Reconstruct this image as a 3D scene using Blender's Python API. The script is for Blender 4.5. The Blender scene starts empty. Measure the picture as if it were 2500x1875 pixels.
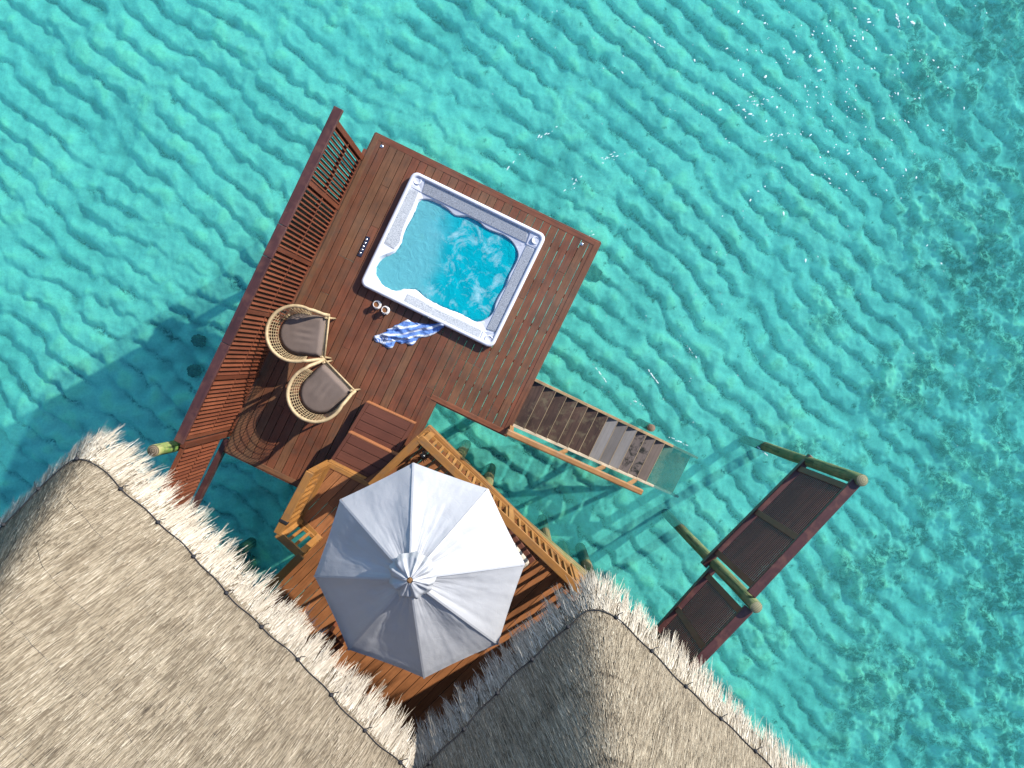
import bpy, bmesh, math, random
import numpy as np
from mathutils import Vector, Matrix, noise as mnoise
from mathutils.geometry import delaunay_2d_cdt
random.seed(11)
rng = np.random.default_rng(5)
R = math.radians
sc = bpy.context.scene
COL = sc.collection
PI = math.pi

# ------------------------------------------------------------------ survey
# The bird's-eye survey: camera 11 m above the sun deck (deck top is z = 0,
# sea level is z = -1.5).  at() turns a surveyed image point into the place at
# a known height.
FPX, CX, CY, HC, TILT = 1808.0, 1250.0, 937.5, 11.0, R(1.758)
SEA = -1.5
BED = -2.6
def at(px, py, z=0.0):
    x = (px - CX) / FPX; y = -(py - CY) / FPX; w = -1.0
    s, c = math.sin(TILT), math.cos(TILT)
    dy = y * c + w * s; dz = -y * s + w * c
    k = (z - HC) / dz
    return Vector((x * k, dy * k, z))
def frame(ox, oy, s):
    return lambda x, y, z=0.0: at(ox + x / s, oy + y / s, z)
c2 = frame(850, 300, 3.017); c3 = frame(350, 700, 3.017); c4 = frame(950, 800, 2.765)
c5 = frame(1550, 1000, 2.369); c6 = frame(650, 1050, 2.5525); c1 = frame(350, 200, 3.318)
zr = frame(640, 1100, 4.609); zc = frame(900, 1040, 6.379); zt = frame(850, 700, 8.508)
zb = frame(1180, 1180, 5.53); zs = frame(1220, 880, 4.608); zl = frame(340, 1000, 5.267)
zp = frame(850, 560, 11.85); zh = frame(630, 730, 5.184); zv = frame(700, 1450, 3.904)
def vv(x, y, z): return at(x * 1.1302, y * 1.1302, z)

# ------------------------------------------------------------------ meshes
class MB:
    def __init__(s):
        s.v = []; s.f = []; s.t = []; s.uv = []; s.sm = []
    def face(s, idx, tint, uvs, smooth=False):
        s.f.append(idx); s.t.append(tint); s.uv.append(uvs); s.sm.append(smooth)
    def hexa(s, top, bot, tint=None, long_dir=None):
        tint = random.random() if tint is None else tint
        n = len(s.v); pts = [Vector(p) for p in top] + [Vector(p) for p in bot]
        s.v += pts
        k = len(top)
        if long_dir is None:
            e = [(pts[(i + 1) % k] - pts[i]) for i in range(k)]
            long_dir = max(e, key=lambda q: q.length)
        L = Vector(long_dir).normalized()
        A = Vector((-L.y, L.x, 0)) if abs(L.z) < .9 else Vector((1, 0, 0))
        A.normalize(); B = L.cross(A)
        c = sum(pts, Vector()) / len(pts); o1, o2 = random.uniform(-50, 50), random.uniform(-50, 50)
        U = [((p - c).dot(L) + o1, (p - c).dot(A) + (p - c).dot(B) + o2) for p in pts]
        fs = [list(range(k)), list(range(2 * k - 1, k - 1, -1))]
        for i in range(k):
            j = (i + 1) % k
            fs.append([j, i, i + k, j + k])
        for f in fs:
            s.face([n + q for q in f], tint, [U[q] for q in f])
    def box(s, c, ax, ay, hx, hy, hz, tint=None, az=None):
        c = Vector(c); ax = Vector(ax).normalized(); ay = Vector(ay).normalized()
        az = ax.cross(ay).normalized() if az is None else Vector(az)
        q = [(-1, -1), (1, -1), (1, 1), (-1, 1)]
        top = [c + ax * hx * a + ay * hy * b + az * hz for a, b in q]
        bot = [c + ax * hx * a + ay * hy * b - az * hz for a, b in q]
        d = max(((hx, ax), (hy, ay), (hz, az)), key=lambda k: k[0])[1]
        s.hexa(top, bot, tint, d)
    def beam(s, p0, p1, w, h, tint=None, up=(0, 0, 1), roll=None):
        p0, p1 = Vector(p0), Vector(p1); d = (p1 - p0)
        ax = d.normalized(); ay = Vector(up).cross(ax)
        if ay.length < 1e-4: ay = Vector((1, 0, 0)) if roll is None else Vector(roll)
        ay.normalize()
        s.box((p0 + p1) / 2, ax, ay, d.length / 2, w / 2, h / 2, tint)
    def post(s, p0, p1, ax, wx, wy, tint=None):
        p0, p1 = Vector(p0), Vector(p1); az = (p1 - p0).normalized()
        ax = Vector(ax); ax = (ax - az * ax.dot(az)).normalized(); ay = az.cross(ax)
        s.box((p0 + p1) / 2, ax, ay, wx / 2, wy / 2, (p1 - p0).length / 2, tint, az)
    def prism(s, poly, z0, z1, tint=None):
        s.hexa([(p[0], p[1], z1) for p in poly], [(p[0], p[1], z0) for p in poly], tint)
    def tube(s, path, rad, sides=8, closed=False, cap=True, tint=None):
        tint = random.random() if tint is None else tint
        path = [Vector(p) for p in path]; n = len(path); base = len(s.v)
        rads = rad if isinstance(rad, (list, tuple)) else [rad] * n
        prev = None; o = random.uniform(-50, 50); acc = 0; Ls = []
        for i in range(n):
            if i: acc += (path[i] - path[i - 1]).length
            Ls.append(acc + o)
            a = path[(i - 1) % n] if (closed or i) else path[i]
            b = path[(i + 1) % n] if (closed or i < n - 1) else path[i]
            t = (b - a).normalized()
            if prev is None:
                prev = t.orthogonal().normalized()
            prev = (prev - t * prev.dot(t)).normalized(); q = t.cross(prev)
            for k in range(sides):
                an = 2 * PI * k / sides
                s.v.append(path[i] + (prev * math.cos(an) + q * math.sin(an)) * rads[i])
        m = n if closed else n - 1
        for i in range(m):
            i2 = (i + 1) % n
            for k in range(sides):
                k2 = (k + 1) % sides
                w = 2 * PI * rads[i] / sides
                s.face([base + i * sides + k, base + i * sides + k2, base + i2 * sides + k2, base + i2 * sides + k], tint,
                       [(Ls[i], k * w), (Ls[i], (k + 1) * w), (Ls[i] + .1, (k + 1) * w), (Ls[i] + .1, k * w)], True)
        if cap and not closed:
            for i in (0, n - 1):
                f = [base + i * sides + k for k in range(sides)]
                if i == 0: f.reverse()
                s.face(f, tint, [(s.v[q].x, s.v[q].y) for q in f])
    def lathe(s, c, prof, seg=24, tint=.5, smooth=True):
        c = Vector(c); base = len(s.v); m = len(prof)
        for k in range(seg):
            a = 2 * PI * k / seg
            for r, z in prof: s.v.append(c + Vector((r * math.cos(a), r * math.sin(a), z)))
        for k in range(seg):
            k2 = (k + 1) % seg
            for i in range(m - 1):
                f = [base + k * m + i, base + k2 * m + i, base + k2 * m + i + 1, base + k * m + i + 1]
                s.face(f, tint, [(0, 0)] * 4, smooth)
    def build(s, name, m, parent=None, bevel=0, clean=False, solid=0, sub=0):
        me = bpy.data.meshes.new(name)
        off = Vector((0, 0, 0))
        if parent is not None:
            p = parent
            while p is not None: off += p.location; p = p.parent
        me.from_pydata([tuple(v - off) for v in map(Vector, s.v)], [], s.f)
        if s.t:
            a = me.attributes.new('tint', 'FLOAT', 'FACE'); a.data.foreach_set('value', s.t)
            ul = me.uv_layers.new(name='uv'); flat = [c for u in s.uv for p in u for c in p]
            ul.data.foreach_set('uv', flat)
            me.polygons.foreach_set('use_smooth', s.sm)
        me.update()
        if clean:
            bm = bmesh.new(); bm.from_mesh(me); bmesh.ops.remove_doubles(bm, verts=bm.verts, dist=1e-5)
            bmesh.ops.recalc_face_normals(bm, faces=bm.faces); bm.to_mesh(me); bm.free()
        o = bpy.data.objects.new(name, me); COL.objects.link(o)
        me.materials.append(m)
        if parent is not None: o.parent = parent
        if solid:
            q = o.modifiers.new('thickness', 'SOLIDIFY'); q.thickness = solid
        if bevel:
            q = o.modifiers.new('edge', 'BEVEL'); q.width = bevel; q.segments = 2; q.limit_method = 'ANGLE'
        if sub:
            q = o.modifiers.new('sub', 'SUBSURF'); q.levels = sub; q.render_levels = sub
        return o

def np_mesh(name, V, F, m, parent=None, tint=None, smooth=False, attrs=None):
    me = bpy.data.meshes.new(name)
    off = np.zeros(3)
    p = parent
    while p is not None: off += np.array(p.location); p = p.parent
    V = np.asarray(V, dtype=np.float32) - off.astype(np.float32); F = np.asarray(F, dtype=np.int32)
    k = F.shape[1]
    me.vertices.add(len(V)); me.vertices.foreach_set('co', V.ravel())
    me.loops.add(F.size); me.loops.foreach_set('vertex_index', F.ravel())
    me.polygons.add(len(F)); me.polygons.foreach_set('loop_start', np.arange(len(F), dtype=np.int32) * k)
    me.polygons.foreach_set('use_smooth', np.full(len(F), smooth))
    me.update(calc_edges=True); me.validate()
    if tint is not None:
        a = me.attributes.new('tint', 'FLOAT', 'FACE'); a.data.foreach_set('value', np.asarray(tint, dtype=np.float32))
    for nm, arr in (attrs or {}).items():
        a = me.attributes.new(nm, 'FLOAT', 'POINT'); a.data.foreach_set('value', np.asarray(arr, dtype=np.float32).ravel())
    me.materials.append(m)
    o = bpy.data.objects.new(name, me); COL.objects.link(o)
    if parent is not None: o.parent = parent
    return o

def thing(name, loc, label, cat, group=None):
    o = bpy.data.objects.new(name, None); COL.objects.link(o)
    o.empty_display_size = .2
    o.location = Vector(loc); o['label'] = label; o['category'] = cat
    if group: o['group'] = group
    return o
def tag(o, label=None, cat=None, group=None, kind=None):
    for k, v in (('label', label), ('category', cat), ('group', group), ('kind', kind)):
        if v: o[k] = v
    return o

# ------------------------------------------------------------------ materials
def mat(name):
    m = bpy.data.materials.new(name); m.use_nodes = True
    nt = m.node_tree; nt.nodes.clear()
    out = nt.nodes.new('ShaderNodeOutputMaterial')
    return m, nt, out
class NT:
    def __init__(s, nt): s.nt = nt
    def n(s, typ, **kw):
        q = s.nt.nodes.new('ShaderNode' + typ)
        for k, v in kw.items(): setattr(q, k, v)
        return q
    def l(s, a, b): s.nt.links.new(a, b)
    def setin(s, q, key, val):
        if hasattr(val, 'links') or isinstance(val, bpy.types.NodeSocket): s.l(val, q.inputs[key])
        else: q.inputs[key].default_value = val
    def math(s, op, a, b=None, clamp=False):
        q = s.n('Math', operation=op, use_clamp=clamp); s.setin(q, 0, a)
        if b is not None: s.setin(q, 1, b)
        return q.outputs[0]
    def mix(s, fac, a, b, blend='MIX'):
        q = s.n('Mix', data_type='RGBA', blend_type=blend)
        s.setin(q, 0, fac); s.setin(q, 6, a if not isinstance(a, tuple) else (*a, 1)[:4]); s.setin(q, 7, b if not isinstance(b, tuple) else (*b, 1)[:4])
        return q.outputs[2]
    def ramp(s, fac, stops, interp='LINEAR'):
        q = s.n('ValToRGB'); q.color_ramp.interpolation = interp
        el = q.color_ramp.elements
        while len(el) < len(stops): el.new(.5)
        for e, (p, c) in zip(el, stops):
            e.position = p; e.color = (*c, 1) if isinstance(c, tuple) else (c, c, c, 1)
        s.l(fac, q.inputs[0]); return q.outputs[0]
    def map(s, vec, scale=(1, 1, 1), rot=(0, 0, 0), loc=(0, 0, 0)):
        q = s.n('Mapping'); s.l(vec, q.inputs[0]); q.inputs[1].default_value = loc; q.inputs[2].default_value = rot; q.inputs[3].default_value = scale
        return q.outputs[0]
    def noise(s, vec, scale, detail=4, rough=.55, dist=0):
        q = s.n('TexNoise'); s.l(vec, q.inputs['Vector']); q.inputs['Scale'].default_value = scale
        q.inputs['Detail'].default_value = detail; q.inputs['Roughness'].default_value = rough; q.inputs['Distortion'].default_value = dist
        return q.outputs[0]
    def attr(s, name): return s.n('Attribute', attribute_name=name).outputs['Fac']
    def obj(s): return s.n('TexCoord').outputs['Object']
    def bump(s, h, strength=.3, dist=.01):
        q = s.n('Bump'); s.l(h, q.inputs['Height']); q.inputs['Strength'].default_value = strength; q.inputs['Distance'].default_value = dist
        return q.outputs[0]
    def pbr(s, out, col, rough=.6, normal=None, spec=.4, metal=0, extra=None):
        q = s.n('BsdfPrincipled'); s.setin(q, 'Base Color', col if not isinstance(col, tuple) else (*col, 1))
        s.setin(q, 'Roughness', rough); q.inputs['Specular IOR Level'].default_value = spec; q.inputs['Metallic'].default_value = metal
        if normal is not None: s.l(normal, q.inputs['Normal'])
        s.l(q.outputs[0], out.inputs[0]); return q

def wood(name, stops, rough=.55, grain=.5, blotch=.35, bump=.25, spec=.35, stain=None, stain_amt=0, fade=0.0):
    m, nt, out = mat(name); N = NT(nt)
    uv = N.n('UVMap', uv_map='uv').outputs[0]
    t = N.attr('tint')
    base = N.ramp(t, stops)
    g = N.noise(N.map(uv, (1.6, 34, 1)), 1.0, 6, .6, .4)
    g2 = N.noise(N.map(uv, (5, 130, 1)), 1.0, 3, .6)
    gg = N.math('ADD', N.math('MULTIPLY', g, .65), N.math('MULTIPLY', g2, .35))
    dark = N.ramp(gg, [(.32, 1 - grain), (.52, 1.0), (.72, 1.0 + grain * .15)])
    col = N.mix(1.0, base, dark, 'MULTIPLY')
    b = N.noise(N.obj(), 2.3, 4, .6)
    bl = N.ramp(b, [(.3, 1 - blotch), (.6, 1.0), (.8, 1 + blotch * .3)])
    col = N.mix(1.0, col, bl, 'MULTIPLY')
    fd_ = N.noise(N.obj(), .9, 5, .65)
    col = N.mix(N.math('MULTIPLY', N.ramp(fd_, [(.48, 0.0), (.68, 1.0)]), fade), col, (.17, .115, .08, 1))
    if stain:
        s1 = N.noise(N.obj(), 5.5, 6, .68, .3)
        sm = N.ramp(s1, [(.5, 0.0), (.66, 1.0)])
        col = N.mix(N.math('MULTIPLY', sm, stain_amt), col, stain)
    N.pbr(out, col, rough, N.bump(gg, bump, .004), spec)
    return m

M = {}
M['deck'] = wood('deck_hardwood', [(0, (.108, .053, .026)), (.25, (.152, .070, .034)), (.5, (.136, .048, .023)), (.75, (.165, .054, .026)), (.9, (.19, .066, .030)), (1, (.155, .061, .031))], .5, .45, .38, stain=(.07, .045, .03, 1), stain_amt=.45, fade=.22)
M['deck2'] = wood('lower_hardwood', [(0, (.20, .078, .029)), (.5, (.26, .102, .038)), (1, (.32, .13, .05))], .5, .4, .3)
M['step'] = wood('step_hardwood', [(0, (.098, .034, .021)), (1, (.12, .043, .026))], .5, .3, .2)
M['nosing'] = wood('step_nosing', [(0, (.26, .10, .04)), (1, (.3, .12, .05))], .5, .3, .2)
M['rail'] = wood('honey_timber', [(0, (.23, .098, .022)), (.5, (.26, .115, .028)), (1, (.31, .145, .04))], .5, .3, .3, stain=(.14, .08, .04, 1), stain_amt=.6)
M['handrail'] = wood('weathered_handrail', [(0, (.24, .115, .04)), (1, (.28, .14, .05))], .6, .5, .4, stain=(.2, .12, .07, 1), stain_amt=.7)
M['louvre'] = wood('red_louvre_timber', [(0, (.10, .028, .014)), (.5, (.122, .035, .016)), (1, (.15, .045, .021))], .5, .3, .25)
M['capdark'] = wood('dark_cap_rail', [(0, (.055, .019, .016)), (1, (.075, .026, .021))], .42, .4, .4, spec=.5, stain=(.11, .045, .03, 1), stain_amt=.7)
M['slatdark'] = wood('dark_slat_timber', [(0, (.082, .024, .016)), (1, (.12, .036, .023))], .5, .4, .3)
M['framedark'] = wood('dark_frame_timber', [(0, (.13, .05, .03)), (1, (.16, .06, .035))], .5, .3, .3)
M['joist'] = wood('joist_timber', [(0, (.10, .05, .03)), (1, (.2, .13, .08))], .7, .4, .3)
M['tread_dark'] = wood('stained_tread', [(0, (.058, .034, .024)), (1, (.09, .052, .035))], .45, .65, .5, stain=(.11, .09, .055, 1), stain_amt=.8)
M['tread_grey'] = wood('grey_tread', [(0, (.11, .10, .095)), (1, (.20, .19, .185))], .55, .25, .15)
M['tread_moss'] = wood('mossy_tread', [(0, (.11, .088, .08)), (1, (.13, .105, .092))], .6, .3, .2, stain=(.010, .010, .007, 1), stain_amt=2.0)
M['tread_brown'] = wood('brown_grey_tread', [(0, (.12, .092, .078)), (1, (.14, .108, .09))], .6, .3, .3)
M['tread_algae'] = wood('algae_tread', [(0, (.13, .09, .04)), (1, (.26, .18, .08))], .7, .4, .5, stain=(.03, .03, .012, 1), stain_amt=1.4)
M['tread_edge'] = wood('pale_tread_edge', [(0, (.26, .19, .11)), (1, (.3, .23, .14))], .6, .2, .2)
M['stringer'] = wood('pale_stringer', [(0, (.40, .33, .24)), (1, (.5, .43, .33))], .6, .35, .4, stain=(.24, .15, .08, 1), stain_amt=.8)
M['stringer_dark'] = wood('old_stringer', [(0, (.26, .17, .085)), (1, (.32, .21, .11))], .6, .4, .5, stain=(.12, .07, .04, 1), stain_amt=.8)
M['villa'] = wood('villa_boards', [(0, (.17, .055, .028)), (1, (.25, .085, .04))], .6, .4, .3)

def log_mat(name, a, b, c, foot=False):
    m, nt, out = mat(name); N = NT(nt)
    uv = N.n('UVMap', uv_map='uv').outputs[0]
    g = N.noise(N.map(uv, (2.2, 30, 1)), 1, 5, .6, .3)
    q = N.noise(N.obj(), 4.5, 5, .6, .4)
    col = N.mix(N.ramp(q, [(.35, 0.0), (.6, 1.0)]), (*a, 1), (*b, 1))
    col = N.mix(N.ramp(g, [(.34, 1.0), (.5, 0.0)]), col, (*c, 1))
    if foot:
        z = N.n('SeparateXYZ'); N.l(N.n('NewGeometry').outputs['Position'], z.inputs[0])
        zz = N.math('ADD', z.outputs[2], N.math('MULTIPLY', q, .55))
        k = N.ramp(N.math('ADD', N.math('MULTIPLY', zz, .5), 1.0, True), [(.3, 1.0), (.62, 0.0)])
        col = N.mix(k, col, (.075, .055, .028, 1))
    N.pbr(out, col, .8, N.bump(g, .5, .01), .2)
    return m
M['log'] = log_mat('green_treated_log', (.065, .135, .06), (.16, .165, .075), (.03, .055, .028), True)
M['log_moss'] = log_mat('mossy_log', (.10, .18, .035), (.24, .22, .09), (.03, .05, .018))
M['pile'] = log_mat('algae_pile', (.12, .13, .05), (.21, .15, .08), (.045, .045, .02))
M['barnacle'] = log_mat('barnacled_pile', (.12, .07, .04), (.24, .18, .13), (.02, .015, .01))
def endgrain(name, a, b):
    m, nt, out = mat(name); N = NT(nt)
    w = N.n('TexWave', wave_type='RINGS', rings_direction='Z'); N.l(N.obj(), w.inputs[0]); w.inputs['Scale'].default_value = 14; w.inputs['Distortion'].default_value = 3; w.inputs['Detail'].default_value = 3
    col = N.mix(w.outputs[1], (*a, 1), (*b, 1))
    N.pbr(out, col, .85, None, .2); return m
M['end'] = endgrain('log_end_grain', (.13, .13, .075), (.20, .19, .12))
M['end_dark'] = endgrain('weathered_log_end', (.06, .05, .035), (.2, .15, .1))

def plain(name, col, rough=.5, spec=.4, metal=0, var=.12, scale=6, bump=0, bscale=60):
    m, nt, out = mat(name); N = NT(nt)
    n = N.noise(N.obj(), scale, 5, .6)
    k = N.ramp(n, [(.3, 1 - var), (.7, 1 + var * .5)])
    c = N.mix(1.0, (*col, 1), k, 'MULTIPLY')
    nor = N.bump(N.noise(N.obj(), bscale, 3, .6), bump, .004) if bump else None
    N.pbr(out, c, rough, nor, spec, metal); return m
M['acrylic'] = plain('white_acrylic', (.54, .555, .61), .22, .5, 0, .04, 3)
M['steel'] = plain('brushed_steel', (.55, .56, .58), .25, .5, 1)
M['panel'] = plain('navy_plate', (.018, .022, .045), .3, .5)
M['black'] = plain('black_gloss', (.012, .013, .016), .2, .5)
M['blackmat'] = plain('black_matt', (.015, .015, .017), .7, .2)
M['china'] = plain('white_china', (.55, .53, .52), .15, .5, 0, .05)
M['coffee'] = plain('milky_coffee', (.22, .09, .03), .12, .5, 0, .25, 40)
M['rattan'] = plain('pale_rattan', (.36, .27, .155), .55, .3, 0, .3, 14, .3, 160)
M['cushion'] = plain('taupe_canvas', (.135, .103, .088), .9, .15, 0, .14, 5, .25, 250)
M['beige'] = plain('beige_canvas', (.36, .33, .28), .85, .2, 0, .1, 6, .1, 200)
M['foam'] = plain('foam_and_glints', (.52, .64, .64), .8, .2, 0, .1, 9)  # white of the foam, also used to paint the sun glints
M['rock'] = plain('coral_rock', (.13, .12, .075), .95, .1, 0, .6, 9, .8, 30)
M['rope'] = plain('black_rope', (.028, .028, .032), .85, .15, 0, .3, 40, .5, 150)

def canvas_mat():
    m, nt, out = mat('white_canvas'); N = NT(nt)
    n = N.noise(N.obj(), 2.2, 4, .6)
    c = N.mix(1.0, (.345, .35, .37, 1), N.ramp(n, [(.3, .92), (.7, 1.0)]), 'MULTIPLY')
    w = N.noise(N.map(N.obj(), (9, 9, 9)), 1, 6, .6, 1.2)
    w2 = N.noise(N.obj(), 420, 2, .5)
    h = N.math('ADD', w, N.math('MULTIPLY', w2, .05))
    q = N.n('BsdfDiffuse'); N.l(c, q.inputs[0]); N.l(N.bump(h, .35, .012), q.inputs['Normal'])
    t = N.n('BsdfTranslucent'); t.inputs[0].default_value = (.5, .5, .52, 1)
    g = N.n('BsdfGlossy'); g.inputs['Roughness'].default_value = .5
    x = N.n('MixShader'); x.inputs[0].default_value = .13; N.l(q.outputs[0], x.inputs[1]); N.l(t.outputs[0], x.inputs[2])
    y = N.n('MixShader'); y.inputs[0].default_value = .06; N.l(x.outputs[0], y.inputs[1]); N.l(g.outputs[0], y.inputs[2])
    N.l(y.outputs[0], out.inputs[0]); return m
M['canvas'] = canvas_mat()

def mat_weave():
    m, nt, out = mat('grey_woven_pad'); N = NT(nt)
    q = N.map(N.obj(), (1, 1, 1), (0, 0, R(26)))
    a = N.noise(N.map(q, (190, 60, 60)), 1, 2, .6); b = N.noise(N.map(q, (60, 190, 60)), 1, 2, .6)
    s = N.math('MULTIPLY', N.math('ADD', a, b), .5)
    c = N.ramp(s, [(.36, (.13, .145, .17)), (.5, (.31, .33, .36)), (.63, (.47, .49, .52))])
    N.pbr(out, c, .8, N.bump(s, .5, .004), .25); return m
M['weave'] = mat_weave()

def towel_mat():
    m, nt, out = mat('striped_towel'); N = NT(nt)
    uv = N.n('UVMap', uv_map='uv').outputs[0]
    s = N.n('SeparateXYZ'); N.l(uv, s.inputs[0])
    w = N.noise(N.obj(), 7, 3, .5)
    u = N.math('ADD', s.outputs[0], N.math('MULTIPLY', w, .05)); v = N.math('ADD', s.outputs[1], N.math('MULTIPLY', w, .05))
    def stripe(x, per, duty):
        return N.math('LESS_THAN', N.math('FRACT', N.math('MULTIPLY', x, 1 / per)), duty)
    broad = N.ramp(N.math('SINE', N.math('MULTIPLY', v, 50)), [(.0, 0.0), (.45, .15), (.6, 1.0)])
    col = N.mix(broad, (.11, .21, .50, 1), (.50, .54, .62, 1))
    col = N.mix(N.math('MULTIPLY', stripe(u, .062, .09), .75), col, (.03, .05, .17, 1))
    ends = N.math('LESS_THAN', s.outputs[0], .17)
    col = N.mix(N.math('MULTIPLY', ends, stripe(u, .034, .48)), col, (.55, .58, .62, 1))
    col = N.mix(N.math('MULTIPLY', N.math('MULTIPLY', ends, stripe(u, .017, .2)), .8), col, (.05, .09, .28, 1))
    N.pbr(out, col, .95, N.bump(N.noise(N.obj(), 300, 2, .5), .3, .003), .1); return m
M['towel'] = towel_mat()

def thatch_mat(name, stops, net):
    m, nt, out = mat(name); N = NT(nt)
    col = N.ramp(N.attr('tint'), stops)
    g = N.noise(N.obj(), 1.7, 6, .65)
    col = N.mix(1.0, col, N.ramp(g, [(.3, .92), (.55, 1.0), (.75, 1.05)]), 'MULTIPLY')
    g3 = N.noise(N.obj(), 9, 4, .6)
    col = N.mix(1.0, col, N.ramp(g3, [(.3, .93), (.6, 1.03)]), 'MULTIPLY')
    N.pbr(out, col, .9, None, .12); return m
M['thatch'] = thatch_mat('old_thatch', [(0, (.045, .036, .027)), (.25, (.135, .107, .076)), (.5, (.24, .197, .143)), (.8, (.345, .296, .225)), (1, (.46, .41, .33))], True)
M['fringe'] = thatch_mat('pale_thatch_fringe', [(0, (.13, .102, .074)), (.3, (.29, .247, .192)), (.75, (.41, .366, .303)), (1, (.51, .47, .405))], False)

def sea_mat():
    m, nt, out = mat('lagoon_water'); N = NT(nt)
    pos = N.n('NewGeometry').outputs['Position']
    h = N.math('ADD', N.noise(pos, 1.1, 5, .6, .6), N.math('MULTIPLY', N.noise(pos, 6, 4, .6, .5), .22))
    bmp = N.bump(h, .45, .10)
    t = N.n('BsdfTransparent'); t.inputs[0].default_value = (.97, 1, .99, 1)
    d = N.n('BsdfDiffuse'); d.inputs[0].default_value = (.10, .62, .55, 1); N.l(bmp, d.inputs['Normal'])
    cl = N.noise(pos, .8, 5, .62, .5)
    f = N.ramp(cl, [(.3, .13), (.7, .24)])
    x = N.n('MixShader'); N.l(f, x.inputs[0]); N.l(t.outputs[0], x.inputs[1]); N.l(d.outputs[0], x.inputs[2])
    g = N.n('BsdfGlossy'); g.inputs['Roughness'].default_value = .04; N.l(bmp, g.inputs['Normal'])
    fr = N.n('Fresnel'); fr.inputs[0].default_value = 1.33; N.l(bmp, fr.inputs['Normal'])
    y = N.n('MixShader'); N.l(N.math('MULTIPLY', fr.outputs[0], .7), y.inputs[0]); N.l(x.outputs[0], y.inputs[1]); N.l(g.outputs[0], y.inputs[2])
    N.l(y.outputs[0], out.inputs['Surface'])
    a = N.n('VolumeAbsorption'); a.inputs['Color'].default_value = (0, .94, .885, 1); a.inputs['Density'].default_value = .43
    N.l(a.outputs[0], out.inputs['Volume'])
    return m
M['sea'] = sea_mat()

def bed_mat():
    m, nt, out = mat('rippled_sand'); N = NT(nt)
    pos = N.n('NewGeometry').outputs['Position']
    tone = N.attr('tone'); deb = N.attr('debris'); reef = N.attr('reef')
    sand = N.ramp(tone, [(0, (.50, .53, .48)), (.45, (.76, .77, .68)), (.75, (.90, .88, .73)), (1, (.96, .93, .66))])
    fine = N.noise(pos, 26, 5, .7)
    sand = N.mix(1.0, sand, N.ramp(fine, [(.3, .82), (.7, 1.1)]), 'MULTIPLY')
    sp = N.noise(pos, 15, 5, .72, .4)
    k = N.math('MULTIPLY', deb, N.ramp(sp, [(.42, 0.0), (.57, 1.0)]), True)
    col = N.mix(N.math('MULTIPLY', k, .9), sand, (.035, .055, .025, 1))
    sp2 = N.noise(pos, 6.5, 7, .78, .5)
    k2 = N.math('MULTIPLY', reef, N.ramp(sp2, [(.40, 0.0), (.55, 1.0)]), True)
    col = N.mix(N.math('MULTIPLY', k2, .95), col, (.018, .035, .016, 1))
    N.pbr(out, col, .9, N.bump(fine, .35, .02), .1); return m
M['bed'] = bed_mat()

def tub_water_mat():
    m, nt, out = mat('bubbling_tub_water'); N = NT(nt)
    pos = N.n('NewGeometry').outputs['Position']
    h = N.noise(pos, 7, 5, .6, 1.0)
    bmp = N.bump(h, .5, .03)
    calm = N.attr('calm')
    fz = N.noise(pos, 3.4, 8, .72, .5)
    fl = N.n('TexNoise', noise_type='RIDGED_MULTIFRACTAL'); N.l(pos, fl.inputs['Vector']); fl.inputs['Scale'].default_value = 3.4; fl.inputs['Detail'].default_value = 6; fl.inputs['Roughness'].default_value = .6; fl.inputs['Distortion'].default_value = .35
    foam = N.math('ADD', N.ramp(fz, [(.5, 0.0), (.74, .8)]), N.math('MULTIPLY', N.ramp(fl.outputs[0], [(.62, 0.0), (.95, 1.0)]), N.ramp(fz, [(.36, 0.0), (.52, .7)])), True)
    foam = N.math('MULTIPLY', foam, calm, True)
    t = N.n('BsdfTransparent'); t.inputs[0].default_value = (.85, .98, 1, 1)
    d = N.n('BsdfDiffuse'); N.l(N.mix(calm, (.17, .60, .66, 1), (.0, .50, .60, 1)), d.inputs[0]); N.l(bmp, d.inputs['Normal'])
    x = N.n('MixShader'); x.inputs[0].default_value = .52; N.l(t.outputs[0], x.inputs[1]); N.l(d.outputs[0], x.inputs[2])
    w = N.n('BsdfDiffuse'); w.inputs[0].default_value = (.50, .62, .66, 1)
    z = N.n('MixShader'); N.l(N.math('MULTIPLY', foam, .85), z.inputs[0]); N.l(x.outputs[0], z.inputs[1]); N.l(w.outputs[0], z.inputs[2])
    g = N.n('BsdfGlossy'); g.inputs['Roughness'].default_value = .05; N.l(bmp, g.inputs['Normal'])
    fr = N.n('Fresnel'); fr.inputs[0].default_value = 1.33
    y = N.n('MixShader'); N.l(fr.outputs[0], y.inputs[0]); N.l(z.outputs[0], y.inputs[1]); N.l(g.outputs[0], y.inputs[2])
    N.l(y.outputs[0], out.inputs['Surface'])
    a = N.n('VolumeAbsorption'); a.inputs['Color'].default_value = (0, .93, .97, 1); a.inputs['Density'].default_value = 2.6
    N.l(a.outputs[0], out.inputs['Volume'])
    return m
M['tubwater'] = tub_water_mat()

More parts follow.
